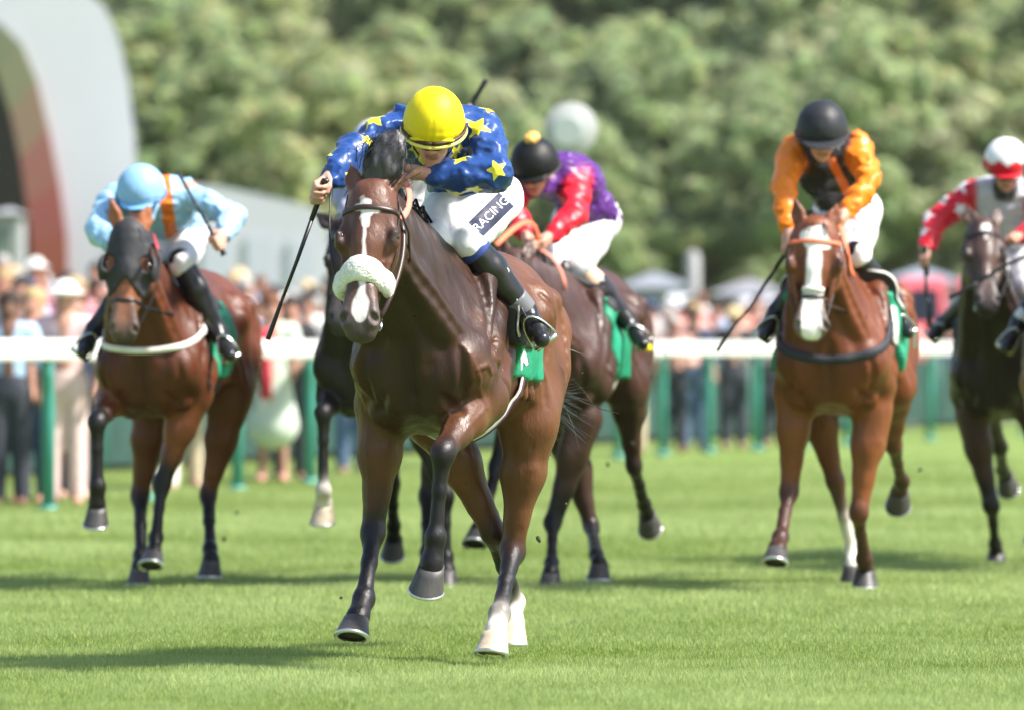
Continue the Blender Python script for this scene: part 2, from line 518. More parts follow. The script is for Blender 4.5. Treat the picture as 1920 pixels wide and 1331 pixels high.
POS = ["low on", "near the foot of", "below the middle of", "half way up", "above the middle of", "high on", "near the top of"]
ZONES = [(-250, "far beyond the grandstand"), (0, "beyond the grandstand"), (200, "behind the grandstand"), (300, "beside the grandstand"), (420, "above the light blue jockey"), (520, "above the low grey wing"), (620, "above the long whip"), (760, "above the leader's head"), (840, "above the yellow cap"),
         (930, "above the upright whip"), (1060, "above the velvet cap"), (1180, "above the white disc"), (1320, "above the white post"), (1470, "above the slanting whip"), (1620, "above the plain black cap"), (1780, "above the pale blue tent"), (1950, "above the zigzag cap"), (2150, "past the zigzag cap"), (9999, "well past the zigzag cap")]
kind_used = set(); tree_labels = set()
for (x, y, row) in TREE_SPOTS:
    zone = next(n_ for e_, n_ in ZONES if CX + x / y * F < e_)
    k = tr.choice([0, 0, 1, 1, 2, 2, 3])
    if y < 225 and 1 < x < 11 and k in (0, 2): k = tr.choice([1, 3])
    for k2 in [k, 0, 2, 1, 3]:
        if (k2, row, zone) not in tree_labels: k = k2; break
    tree_labels.add((k, row, zone))
    if k not in kind_used: o = tree_protos[k]; kind_used.add(k)
    else: o = copy_tree(tree_protos[k])
    s = tr.uniform(.60, .92)
    o.location = (x, y, float(hill_z(A(x), A(y))[0])); o.scale = (s * tr.uniform(.9, 1.15), s, s); o.rotation_euler = (0, 0, tr.uniform(0, 2*PI))
    tag(o, "blurred %s %s the hill, %s" % (TREE_KINDS[k][0], POS[row], zone), "tree", "trees on the wooded hill")

# ---- running rail
M_white = mk("white_paint", (.74, .74, .72), rough=.4, var=(3, .05))
M_teal = mk("green_paint", srgb(62, 142, 130), rough=.4, var=(4, .12))
rr = empty("running_rail", (RAIL[1][0], RAIL[1][1], 0), "white topped running rail on green posts between course and crowd", "fence")
prof = [(-.055, 1.15), (.045, 1.15), (.06, 1.17), (.06, 1.27), (.04, 1.305), (-.05, 1.305), (-.065, 1.27), (-.065, 1.17)]
V, Fc = [], []
for i, p in enumerate(RAIL):
    d = unit(RAIL[min(i+1, len(RAIL)-1)] - RAIL[max(i-1, 0)]); n = A(-d[1], d[0])
    for (a, z) in prof: V.append((p[0] + n[0]*a, p[1] + n[1]*a, z))
for i in range(len(RAIL) - 1):
    for k in range(8): Fc.append((i*8+k, (i+1)*8+k, (i+1)*8+(k+1) % 8, i*8+(k+1) % 8))
Fc += [tuple(range(8)), tuple((len(RAIL)-1)*8 + k for k in range(8))[::-1]]
mesh_obj("rail", np.array(V), Fc, M_white, rr, smooth=False)
post0 = None
for i, p in enumerate(RAIL):
    if post0 is None:
        mb = MB(); b = A(RAIL[1][0], RAIL[1][1], 0)
        mb.tube([b + A(0, .16, -.1), b + A(0, .16, .75), b + A(0, .10, 1.0), b + A(0, .0, 1.155)], [.052, .052, .05, .045], 10)
        mb.tube([b + A(0, .16, -.02), b + A(0, .16, .05)], [.085, .07], 10)
        post0 = mb.obj("post", M_teal, rr); po = post0
    else:
        po = post0.copy(); col.objects.link(po); po.parent = rr
    q = RAIL[i] - RAIL[1]; po.location = (q[0], q[1], 0)

# ---- crowd barrier with dark green windbreak, a few metres behind the rail
M_dkgreen = mk("dark_green_mesh", (.012, .05, .042), rough=.7, var=(3, .35), bump=(60, .3, .01))
M_dkpost = mk("dark_green_paint", (.02, .14, .11), rough=.45)
cb = empty("crowd_barrier", (*along_rail(.05, 3.2)[0], 0), "dark green crowd barrier panels standing behind the first spectators", "barrier")
NB = 26
for i in range(NB):
    t0, t1 = (i + .02) / NB, (i + .98) / NB
    p0, p1 = along_rail(t0, 3.2)[0], along_rail(t1, 3.2)[0]
    n = along_rail(t0, 0)[2]
    V = [(*(p0 - n*.02), .08), (*(p1 - n*.02), .08), (*(p1 + n*.02), .08), (*(p0 + n*.02), .08), (*(p0 - n*.02), 1.05), (*(p1 - n*.02), 1.05), (*(p1 + n*.02), 1.05), (*(p0 + n*.02), 1.05)]
    mb = MB(); mb.add(V, [(0,3,2,1),(4,5,6,7),(0,1,5,4),(1,2,6,5),(2,3,7,6),(3,0,4,7)]); mb.obj("barrier_panel", M_dkgreen, cb, smooth=False)
    p = along_rail(i / NB, 3.2)[0]
    mb = MB(); mb.tube([(*p, -.1), (*p, 1.12)], .035, 8); mb.obj("barrier_post", M_dkpost, cb)
# stepped standing for the crowd
M_conc = mk("concrete", (.30, .29, .28), rough=.9, var=(2, .2))
V, Fc = [], []
STEPS = [(3.6, .0), (3.6, .15), (5.0, .15), (5.0, .32), (6.4, .32), (6.4, .50), (7.8, .50), (7.8, .68), (12.5, .68), (12.5, -.2)]
ts = np.linspace(0, 1, 30)
for t in ts:
    for (off, z) in STEPS:
        q = along_rail(t, off)[0]; V.append((q[0], q[1], z*(1 - .55*t) - .004))
m = len(STEPS)
for i in range(29):
    for k in range(m - 1): Fc.append((i*m+k, (i+1)*m+k, (i+1)*m+k+1, i*m+k+1))
tag(mesh_obj("terrace_steps", np.array(V), Fc, M_conc, smooth=False), kind="structure")

# ---- white grandstand with arched opening at the far end
M_shell = mk("stand_cladding", (.52, .53, .58), rough=.5, var=(.4, .06))
M_dark = mk("dark_glass_and_shade", (.012, .014, .022), rough=.15)  # near-black for windscreens and wheels, and for painted shade in the arch
GD = 150.0
def gp(px, py, d=0):
    """facade point; depth runs back along the building's own side walls, which are turned away to the left"""
    return P(px, py, GD) + A(-.062*d, d, 0)
gs = empty("grandstand", (gp(100, 0)[0], GD, 0), "white grandstand end with rounded top and coloured arched opening", "grandstand")
outer = [(-260, -40), (60, -40), (150, -22), (195, 12), (222, 70), (240, 150), (252, 250), (260, 380), (264, 655)]
inner = [(-260, 15), (-60, 28), (0, 45), (40, 85), (68, 150), (90, 240), (110, 340), (124, 440), (130, 655)]
V, Fc = [], []
for (o, i_) in zip(outer, inner):
    for d in (0, 14): V += [gp(*o, d), gp(*i_, d)]
for k in range(len(outer) - 1):
    a = 4*k; b = a + 4
    Fc += [(a, a+1, b+1, b), (a+2, b+2, b+3, a+3), (a, b, b+2, a+2), (a+1, a+3, b+3, b+1)]
mesh_obj("arch_shell", np.array(V), Fc, M_shell, gs, smooth=False)
# coloured lining of the opening: green above, pink and salmon below
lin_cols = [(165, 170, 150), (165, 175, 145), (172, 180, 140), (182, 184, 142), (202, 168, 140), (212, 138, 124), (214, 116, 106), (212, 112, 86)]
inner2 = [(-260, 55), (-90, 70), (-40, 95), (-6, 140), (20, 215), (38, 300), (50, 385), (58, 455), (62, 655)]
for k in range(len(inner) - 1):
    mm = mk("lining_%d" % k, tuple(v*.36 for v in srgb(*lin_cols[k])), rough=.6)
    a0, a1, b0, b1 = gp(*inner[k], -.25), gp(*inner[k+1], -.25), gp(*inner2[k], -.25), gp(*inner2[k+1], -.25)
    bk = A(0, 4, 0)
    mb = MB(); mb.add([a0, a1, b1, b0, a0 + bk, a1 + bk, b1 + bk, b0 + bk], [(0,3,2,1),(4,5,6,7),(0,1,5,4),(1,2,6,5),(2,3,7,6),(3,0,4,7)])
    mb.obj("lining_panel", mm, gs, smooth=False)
mb = MB(); q0, q1 = gp(-300, 655, 9), gp(140, -20, 9); mb.box((q0[0], q0[1], -.5), (q1[0], q1[1] + .3, q1[2])); mb.obj("interior_shade", M_dark, gs, smooth=False)  # near-black box stands for the shade inside the arched opening
# side wing of the stand reaching to the right
wg = empty("hospitality_wing", (gp(470, 600)[0], GD + 4, 0), "low grey white building with sloping roof beside the grandstand", "building")
top = [(262, 395), (330, 352), (400, 358), (470, 372), (540, 388), (585, 402), (603, 430), (610, 500), (612, 655)]
V, Fc = [], []
for (x, y) in top:
    for d in (-4, 10): V += [gp(x, y, d), A(gp(x, y, d)[0], GD + d, -.3)]
for k in range(len(top) - 1):
    a = 4*k; b = a + 4
    Fc += [(a, a+1, b+1, b), (a+2, b+2, b+3, a+3), (a, b, b+2, a+2)]
Fc += [(0, 2, 3, 1), (len(top)*4-4, len(top)*4-3, len(top)*4-1, len(top)*4-2)]
mesh_obj("wing_wall", np.array(V), Fc, mk("wing_cladding", (.48, .49, .54), rough=.55, var=(.5, .05)), wg, smooth=False)
for (x0, x1, y0, y1) in [(300, 345, 430, 560), (372, 425, 440, 560), (452, 505, 450, 560), (530, 578, 458, 560)]:
    a, b = gp(x0, y1, -4.06), gp(x1, y0, -4.01)
    mb = MB(); mb.box(a, b); mb.obj("window", mk("pale_glass", (.46, .48, .56), rough=.2), wg, smooth=False)
kp, kq = P(-10, 560, 118), P(36, 372, 118)
kb = empty("white_kiosk", ((kp[0] + kq[0]) / 2, 118, 0), "small white kiosk in front of the dark grandstand opening", "kiosk")
mb = MB(); mb.box((kp[0], 118, -.3), (kq[0], 119.6, kq[2] - .25)); mb.obj("kiosk_wall", mk("kiosk_grey", (.30, .31, .32), rough=.6), kb, smooth=False)
mb = MB(); c = A((kp[0] + kq[0]) / 2, 118.8, kq[2] - .25); w = (kq[0] - kp[0]) / 2 + .1
mb.add([c + A(-w, -1, 0), c + A(w, -1, 0), c + A(w, 1, 0), c + A(-w, 1, 0), c + A(0, 0, .12)], [(0,1,2,3), (0,4,1), (1,4,2), (2,4,3), (3,4,0)]); mb.obj("kiosk_roof", bpy.data.materials["kiosk_grey"], kb, smooth=False)
mb = MB(); mb.box((kp[0] + .06, 117.95, kq[2] - 1.15), (kq[0] - .1, 118.02, kq[2] - .5)); mb.obj("kiosk_hatch", mk("hatch_grey", (.13, .17, .14)), kb, smooth=False)

# ---- winning post disc
wd = P(1070, 243, 68.0)
wp = empty("winning_post", (wd[0], wd[1], 0), "tall white post topped by a round white disc beyond the racing horses", "winning post")
mb = MB(); mb.tube([(wd[0], wd[1] + .05, -.1), (wd[0], wd[1] + .05, wd[2])], .05, 12); mb.obj("pole", M_white, wp)
R = 50 / F * 68
mb = MB(); mb.lathe((wd[0], wd[1], wd[2]), (0, -1, 0), [(R*.96, -.03), (R, -.02), (R, .02), (R*.96, .03)], 48); mb.obj("disc", mk("sign_white", (.40, .41, .41), rough=.5), wp)
mb = MB(); mb.lathe((wd[0] - .03, wd[1], wd[2] - .02), (0, -1, 0), [(R*.62, .026), (R*.62, .034), (R*.5, .034)], 40); mb.obj("disc_centre", mk("pale_green_print", (.34, .39, .38), rough=.5), wp)

# ---- marquees, parasols and vehicles beyond the crowd on the right
def marquee(px0, px1, pytop, pyeave, D, colr, label, name="marquee"):
    a, b = P(px0, pyeave, D), P(px1, pyeave, D); zt = P(0, pytop, D)[2]; ze = a[2]; dep = (b[0] - a[0]) * .8
    c = A((a[0] + b[0]) / 2, D + dep/2, 0)
    r = empty(name, (c[0], c[1], 0), label, "tent")
    m1 = mk(name + "_canvas", colr, rough=.7, var=(1, .05))
    mb = MB(); mb.box((a[0], D, -.2), (b[0], D + dep, ze)); mb.obj("tent_wall", m1, r, smooth=False)
    mb = MB(); o = .15
    V = [(a[0]-o, D-o, ze), (b[0]+o, D-o, ze), (b[0]+o, D+dep+o, ze), (a[0]-o, D+dep+o, ze)]
    m_ = [(a[0]*.7 + c[0]*.3, c[1] - dep*.2, ze + (zt-ze)*.45), (b[0]*.7 + c[0]*.3, c[1] - dep*.2, ze + (zt-ze)*.45), (b[0]*.7 + c[0]*.3, c[1] + dep*.2, ze + (zt-ze)*.45), (a[0]*.7 + c[0]*.3, c[1] + dep*.2, ze + (zt-ze)*.45)]
    mb.add(V + m_ + [(c[0], c[1], zt)], [(0,1,5,4), (1,2,6,5), (2,3,7,6), (3,0,4,7), (4,5,8), (5,6,8), (6,7,8), (7,4,8), (0,3,2,1)])
    mb.obj("tent_roof", m1, r, smooth=False)
    return r
marquee(1168, 1290, 508, 540, 150, (.21, .23, .27), "bluish grey tent with a peaked roof behind the crowd")
marquee(1340, 1475, 522, 552, 160, (.22, .22, .25), "pale grey pointed tent behind the crowd beside black jockey cap horse")
marquee(1660, 1800, 500, 530, 165, (.23, .26, .32), "pale blue tent with pointed roof behind the crowd at the rail's end")
marquee(1795, 1850, 500, 540, 150, (.38, .06, .07), "small red roofed booth behind the crowd", "booth")
pf = P(1299, 470, 140)
fp = empty("flag_pole", (pf[0], 140, 0), "stout white post standing up between the two grey tents", "post")
mb = MB(); mb.tube([(pf[0], 140, -.1), (pf[0], 140, pf[2] - .1), (pf[0], 140, pf[2])], [.16, .14, .05], 12); mb.obj("pole_shaft", mk("post_grey_white", (.30, .30, .31), rough=.6), fp)
mb = MB(); mb.tube([(pf[0], 140, -.05), (pf[0], 140, .25)], [.32, .26], 12); mb.obj("pole_base", bpy.data.materials["post_grey_white"], fp)
for (x0, x1, yt, colr, lab) in [(1255, 1318, 552, (.75, .76, .80), "white parked van seen beyond the crowd below the white post"),
                                (1395, 1462, 556, (.62, .64, .70), "silver parked van seen beyond the crowd below the grey tent"),
                                (1700, 1778, 520, (.62, .10, .11), "red parked van seen beyond the crowd near the pale blue tent")]:
    D = 132; a, b = P(x0, yt, D), P(x1, yt, D); w = b[0] - a[0]; zt = a[2]; dep = 4.6
    v = empty("parked_van", ((a[0]+b[0])/2, D, 0), lab, "van")
    mv = mk("van_paint", colr, rough=.3, coat=.4)
    pr = [(0, .35), (0, 1.15), (.35, 1.2), (1.0, zt - .12), (1.3, zt), (dep - .1, zt), (dep, zt - .2), (dep, .35)]
    n = len(pr); V = [(a[0], D + y, z) for y, z in pr] + [(b[0], D + y, z) for y, z in pr]
    mb = MB(); mb.add(V, [tuple(range(n)), tuple(range(n, 2*n))[::-1]] + [(k, n+k, n+(k+1) % n, (k+1) % n) for k in range(n)]); mb.obj("van_body", mv, v, smooth=False)
    mb = MB(); mb.add([(a[0]+.08, D+.40, 1.26), (b[0]-.08, D+.40, 1.26), (b[0]-.12, D+.93, zt-.2), (a[0]+.12, D+.93, zt-.2)], [(0,1,2,3)]); mb.obj("windscreen", M_dark, v, smooth=False)
    for (xx, yy) in ((a[0]+.1, .9), (b[0]-.1, .9), (a[0]+.1, dep-.9), (b[0]-.1, dep-.9)):
        mb = MB(); mb.lathe((xx, D+yy, .33), (1, 0, 0), [(.2, -.1), (.33, -.1), (.33, .1), (.2, .1)], 16); mb.obj("wheel", M_dark, v)

# ================================================================== HORSES
M_coat = mk("horse_coat", attr="Col", rough=.40, spec=.32, var=(6, .34), stretch=(1, 1, .32), mark_soft=.004, bump=[(170, .40, .004), (60, .34, .006), (22, .30, .010)], mark=[("white", (.74, .70, .68))])
def _coat_gloss():
    N, Lk = M_coat.node_tree.nodes, M_coat.node_tree.links
    tc = N.new("ShaderNodeTexCoord"); mp = N.new("ShaderNodeMapping"); mp.inputs["Scale"].default_value = (1, 1, .35)
    nz = N.new("ShaderNodeTexNoise"); nz.inputs["Scale"].default_value = 16; nz.inputs["Detail"].default_value = 5
    mr = N.new("ShaderNodeMapRange"); mr.inputs["From Min"].default_value = .3; mr.inputs["From Max"].default_value = .7; mr.inputs["To Min"].default_value = .26; mr.inputs["To Max"].default_value = .58
    Lk.new(tc.outputs["Object"], mp.inputs["Vector"]); Lk.new(mp.outputs["Vector"], nz.inputs["Vector"]); Lk.new(nz.outputs["Fac"], mr.inputs["Value"]); Lk.new(mr.outputs["Result"], N["Principled BSDF"].inputs["Roughness"])
_coat_gloss()
M_hair = mk("horse_hair", attr="Col", rough=.45, spec=.4)
M_eye = mk("eye_gloss", (.012, .008, .006), rough=.06, spec=.8)
M_hoof = mk("hoof_horn", (.050, .046, .046), rough=.5, var=(16, .55), bump=(60, .5, .004), stretch=(1, 1, .3))
M_hoof_pale = mk("hoof_pale_horn", (.50, .40, .30), rough=.5, var=(30, .25), bump=(60, .3, .003))
M_sole = mk("hoof_sole", (.02, .018, .016), rough=.8)
M_shoe = mk("horseshoe_aluminium", (.62, .63, .65), rough=.3, metal=.8)
M_leather = mk("bridle_leather", (.035, .018, .014), rough=.4, var=(20, .2))
M_black = mk("black_leather", (.012, .012, .014), rough=.4, var=(12, .2))
M_orange = mk("orange_rubber_rein", srgb(232, 120, 84), rough=.6)
M_steel = mk("bit_steel", (.6, .6, .6), rough=.2, metal=1)
M_fleece = mk("sheepskin", (.80, .80, .74), rough=.95, var=(30, .08), bump=[(120, .8, .01), (30, .5, .02)], sheen=.5)
M_pad = mk("saddle_pad_black", (.014, .014, .016), rough=.65, var=(12, .2))
M_cloth = mk("number_cloth_green", srgb(14, 132, 98), rough=.6, var=(9, .16), bump=(16, .5, .02))
M_wtape = mk("white_webbing", (.74, .72, .68), rough=.7, var=(20, .08))
M_bltape = mk("black_webbing", (.02, .02, .03), rough=.7)
M_print = mk("white_print", (.80, .80, .80), rough=.6)

class Horse: pass

def seg2(px, py, ax, ay, bx, by):
    dx, dy = bx - ax, by - ay
    t = np.clip(((px - ax)*dx + (py - ay)*dy) / (dx*dx + dy*dy), 0, 1)
    return np.hypot(px - ax - t*dx, py - ay - t*dy)

def head_prims(sk, hw, ax, s, wl, C, ears, earc=None):
    """horse head; hw maps (along face from poll, lateral, out of face) to world"""
    a, b, n = ax
    E = lambda x, y, z, r, k=.02, c=None, op='u': sk.ell(hw(x, y*wl, z), (a, b, n), A(r[0], r[1]*wl, r[2])*s, k*s, c, op)
    K = lambda p, q, ra, rb, k=.02, c=None, fl=None, op='u': sk.cone(hw(p[0], p[1]*wl, p[2]), hw(q[0], q[1]*wl, q[2]), ra*s, rb*s, k*s, c, fl, op)
    bc, mz, dk = C['face'], C['muzzle'], C['dark']
    E(.10, 0, -.075, (.13, .088, .085), .03, bc)
    K((.05, 0, -.055), (.24, 0, -.055), .070, .074, .03, bc)                    # forehead
    for y in (-1, 1):
        K((.13, .070*y, -.045), (.235, .082*y, -.040), .020, .030, .025, bc)      # brow ridge
        E(.245, .052*y, -.145, (.115, .042, .10), .03, bc)                        # jowl
        K((.255, .078*y, -.062), (.43, .052*y, -.055), .016, .010, .02, bc)       # facial crest
        K((.42, .028*y, -.010), (.52, .044*y, -.006), .022, .024, .02, mz)        # nostril side
        E(.545, .046*y, -.004, (.034, .022, .026), .015, mz)
    K((.22, 0, -.052), (.50, 0, -.030), .064, .044, .03, bc, (b, .92))            # nasal bone
    K((.26, 0, -.115), (.50, 0, -.070), .072, .046, .03, bc, (b, .85))            # cheeks
    K((.30, 0, -.165), (.55, 0, -.105), .046, .032, .03, bc, (b, .95))            # lower jaw
    E(.545, 0, -.040, (.070, .062, .055), .025, mz)
    E(.592, 0, -.044, (.026, .046, .038), .02, dk)                                # upper lip
    E(.570, 0, -.100, (.034, .040, .026), .015, dk)                               # lower lip
    E(.585, 0, -.078, (.030, .052, .004), .008, dk, 's')                          # mouth line
    for y in (-1, 1):
        sk.ell(hw(.552, .052*y*wl, .018), (unit(a + .5*y*b), unit(b*y - .5*a + .25*n), n), A(.027, .012, .030)*s, .008*s, (.01, .008, .008), 's')
        ey = (.080 + .011/wl)*y
        K((.188, ey, -.034), (.206, ey*1.03, -.012), .009, .009, .012, dk); K((.206, ey*1.03, -.012), (.236, ey*1.02, -.012), .009, .007, .012, dk)     # lids
        K((.236, ey*1.02, -.040), (.212, ey*1.04, -.056), .008, .008, .010, dk)
    for y in (-1, 1):                                                             # ears
        d = ears['L' if y > 0 else 'R']                                           # direction in (a, b, n)
        dv = unit(a*d[0] + b*d[1]*y + n*d[2]); base = hw(.035, .052*y*wl, -.050); L = .165*s*d[3]
        ff = unit(n - dv*(n @ dv) + .45*b*y)
        ec = earc or bc
        sk.chain([base, base + dv*L*.45, base + dv*L], [.030*s, .036*s, .007*s], .012*s, ec, (ff, .55))
        sk.chain([base + dv*L*.22 + ff*.020*s, base + dv*L*.5 + ff*.021*s, base + dv*L*.92 + ff*.008*s], [.012*s, .021*s, .002*s], .008*s, C['dark'], (ff, .7), 's')

def build_horse(S):
    H = Horse(); H.S = S
    s = H.s = S['scale']; th = math.radians(S['yaw']); pt = math.radians(S.get('pitch', 0))
    f = A(-math.sin(th), -math.cos(th), 0); l = A(math.cos(th), -math.sin(th), 0); u = A(0, 0, 1)
    f, u = f*math.cos(pt) + u*math.sin(pt), u*math.cos(pt) - f*math.sin(pt)
    W = P(*S['W']); H.f, H.l, H.u, H.W = f, l, u, W
    w = H.w = lambda x, y, z: W + s*(x*f + y*l + (z - 1.60)*u)
    bd = S.get('wide', 1.0)
    C = S['cols']; bc, dk, lt = C['body'], C['dark'], C.get('light', C['body'])
    root = H.root = empty("racehorse", (W[0], W[1], 0), S['label'], "horse", "galloping racehorses")
    sk = Sculpt(S['h'])
    E = lambda x, y, z, r, k=.08, c=None: sk.ell(w(x, y*bd, z), (f, l, u), A(r[0], r[1]*bd, r[2])*s, k*s, c)
    K = lambda p, q, ra, rb, k=.06, c=None, fl=None: sk.cone(w(p[0], p[1]*bd, p[2]), w(q[0], q[1]*bd, q[2]), ra*s, rb*s, k*s, c, fl)
    ch = C.get('chest', bc)
    # trunk
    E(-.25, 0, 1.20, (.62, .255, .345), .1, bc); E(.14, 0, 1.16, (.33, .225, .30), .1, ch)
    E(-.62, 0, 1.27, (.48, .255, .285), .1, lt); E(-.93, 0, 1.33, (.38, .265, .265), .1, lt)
    K((.06, 0, 1.50), (-.36, 0, 1.475), .085, .085, .1, bc); K((-.36, 0, 1.46), (-.92, 0, 1.47), .12, .125, .1, bc)
    K((-.92, 0, 1.45), (-1.20, 0, 1.40), .14, .09, .08, lt)
    for y in (-1, 1):
        K((-.04, .12*y, 1.42), (.34, .165*y, 1.12), .095, .105, .05, ch, (l, .8))    # shoulder blade
        K((.32, .160*y, 1.11), (.12, .195*y, 1.0), .092, .092, .06, ch)              # upper arm
        E(.35, .085*y, 1.06, (.085, .088, .125), .040, ch)                           # breast muscle
        K((.33, .05*y, .98), (.16, .11*y, .92), .075, .07, .03, ch)
        E(-.02, .175*y, 1.22, (.12, .075, .20), .03, ch)                             # triceps
        K((-.74, .215*y, 1.43), (-.70, .235*y, 1.36), .07, .07, .06, lt)             # hip point
        K((-.98, .150*y, 1.30), (-.80, .170*y, 1.04), .150, .125, .06, lt)           # thigh
        K((-1.14, .12*y, 1.34), (-.98, .145*y, 1.00), .115, .085, .07, lt)           # hamstring
        K((-.66, .20*y, 1.10), (-.72, .20*y, .98), .08, .10, .06, lt)
    # head and neck
    H.ntrunk = len(sk.ops)
    poll = P(*S['poll']); mzp = S['muzzle']; mz = reach(poll, mzp[0], mzp[1], .575*S.get('hs', s), mzp[2])
    a = unit(mz - poll); n0 = A(*S['fnrm']); n = unit(n0 - a*(n0 @ a)); b = np.cross(n, a)
    hs = H.hs = np.linalg.norm(mz - poll) / .575
    hw = H.hw = lambda x, y, z, a=a, b=b, n=n: poll + hs*(x*a + y*b + z*n)
    H.a, H.b, H.n = a, b, n; wl = H.wl = S.get('headw', 1.0)
    nk = C.get('neck', bc)
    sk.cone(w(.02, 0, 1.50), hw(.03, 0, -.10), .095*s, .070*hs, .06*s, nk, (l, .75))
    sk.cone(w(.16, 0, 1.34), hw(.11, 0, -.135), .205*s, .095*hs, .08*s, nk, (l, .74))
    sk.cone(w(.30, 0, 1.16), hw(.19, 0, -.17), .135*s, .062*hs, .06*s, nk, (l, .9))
    for y in (-1, 1):
        sk.cone(w(.26, .10*y*bd, 1.20), hw(.16, .05*y*wl, -.15), .075*s, .045*hs, .035*s, nk)
    head_prims(sk, hw, (a, b, n), hs, wl, C, S['ears'], C.get('ear'))
    # legs
    H.hooves = []
    lw = S.get('legw', 1.0)
    def leg(el, joints, front, side, sock, hoofm, upc):
        cut = C.get('points', .5)
        L1, L2, L3 = ((.43, .30, .105) if front else (.47, .385, .10))
        k_, f_, h_ = joints[:3]
        dv_ = unit(A((k_[0] - CX)/F, 1, (HY - k_[1])/F)); q_ = A(0, 0, CAMZ) + dv_*((el - A(0, 0, CAMZ)) @ dv_) - el
        ex = np.linalg.norm(q_) - L1*s*.97
        if ex > 0: el = el + unit(q_)*ex*(.55 if front else .9)
        kn = reach(el, k_[0], k_[1], L1*s, k_[2]); ft = reach(kn, f_[0], f_[1], L2*s, f_[2]); hf = reach(ft, h_[0], h_[1], L3*s, h_[2])
        axis = unit(A(*joints[3])) if len(joints) > 3 else unit(unit(hf - ft) + A(0, 0, -.8))
        R = lambda x: x*s*lw
        low = C.get('leg', dk); wht = (.68, .62, .56)
        mid = el + (kn - el)*.36; kb = unit(kn - el)
        if front:
            sk.cone(el, mid, R(.098), R(.080), .05*s, upc); sk.cone(mid, el + (kn-el)*.68, R(.079), R(.052), .03*s, upc)
            sk.cone(el + (kn-el)*.64, kn, R(.055), R(.042), .02*s, low if cut > .4 else upc)
            out = unit(np.cross(kb, unit(ft - kn) + A(0, .01, 0))) if np.linalg.norm(np.cross(kb, unit(ft-kn))) > .2 else l
            bulge = unit(f - kb*(f @ kb))
            sk.ell(mid + bulge*R(.028) - kb*.02, (kb, bulge, np.cross(kb, bulge)), (R(.13), R(.052), R(.06)), .03*s, upc)
            cb = unit(ft - kn)
            sk.ell(kn - kb*R(.005) + bulge*R(.010), (unit(kb + cb), bulge, np.cross(unit(kb + cb), bulge)), (R(.062), R(.043), R(.049)), .016*s, low)
            sk.cone(kn + cb*.02, kn + cb*.055*s - bulge*R(.018), R(.034), R(.026), .015*s, low)
            sk.cone(kn, kn + cb*L2*s*.45, R(.037), R(.0275), .02*s, low); sk.cone(kn + cb*L2*s*.45, ft, R(.0275), R(.031), .02*s, low)
            back = -unit(f - cb*(f @ cb))
            sk.cone(kn + cb*.05 + back*R(.029), ft + back*R(.029), R(.015), R(.017), .005*s, low)
        else:
            kb = unit(kn - el); cb = unit(ft - kn)
            back = -unit(f - cb*(f @ cb))
            sk.cone(w(-.90, side*.16*bd, 1.15), el, .14*s, R(.086), .08*s, upc)
            sk.cone(el, mid, R(.090), R(.084), .07*s, upc); sk.cone(mid, el + (kn-el)*.74, R(.086), R(.050), .03*s, upc)
            sk.cone(el + (kn-el)*.70, kn, R(.052), R(.042), .02*s, low if cut > .7 else upc)
            sk.ell(mid - kb*.02 + back*R(.03), (kb, back, np.cross(kb, back)), (R(.14), R(.06), R(.062)), .04*s, upc)
            sk.ell(kn, (unit(kb + cb), back, np.cross(unit(kb + cb), back)), (R(.065), R(.050), R(.044)), .018*s, low)
            hk = kn - cb*R(.045) + back*R(.055)
            sk.cone(hk, kn + cb*.05, R(.020), R(.028), .02*s, low); sk.cone(hk, el + (kn-el)*.68 + back*R(.03), R(.018), R(.018), .02*s, low if cut > .7 else upc)
            sk.cone(kn, kn + cb*L2*s*.5, R(.040), R(.030), .02*s, low); sk.cone(kn + cb*L2*s*.5, ft, R(.030), R(.033), .02*s, wht if sock > 1.5 else low)
            sk.cone(kn + cb*.06 + back*R(.031), ft + back*R(.031), R(.015), R(.017), .005*s, wht if sock > 1.5 else low)
        pb = unit(hf - ft); pc = wht if sock > .5 else low
        sk.ell(ft, (cb, l, np.cross(cb, l)), (R(.046), R(.041), R(.044)), .015*s, wht if sock > .8 else low)
        sk.cone(ft + (-unit(f - pb*(f @ pb)))*R(.026), ft + pb*.03 - unit(f - pb*(f @ pb))*R(.03), R(.018), R(.016), .012*s, wht if sock > .8 else low)
        sk.cone(ft, hf - pb*.01, R(.036), R(.040), .015*s, pc); sk.cone(hf - pb*.015, hf + axis*.012, R(.043), R(.046), .012*s, pc)
        H.hooves.append((hf, axis, hoofm, R(1)))
        H.J4[('f' if front else 'h') + ('L' if side > 0 else 'R')] = (kn, ft, hf, el)
        return kn, ft, hf
    H.J = {}; H.J4 = {}
    for sd, y in (('R', -1), ('L', 1)):
        j = S['fore'][sd]
        H.J['f'+sd] = leg(w(.12, .185*y*bd, 1.00), j, True, y, S.get('socks', {}).get('f'+sd, 0), S.get('hoofm', {}).get('f'+sd, M_hoof), C.get('arm', bc))
        j = S['hind'][sd]
        H.J['h'+sd] = leg(w(-.74, .20*y*bd, 1.02), j, False, y, S.get('socks', {}).get('h'+sd, 0), S.get('hoofm', {}).get('h'+sd, M_hoof), C.get('thigh', lt))
    # separate muscle bellies, lightly blended so that the grooves between them show
    m0_ = len(sk.ops)
    Mz = lambda p, q, ra, rb, c, k=.018: sk.cone(w(p[0], p[1]*bd, p[2]), w(q[0], q[1]*bd, q[2]), ra*s, rb*s, k*s, c)
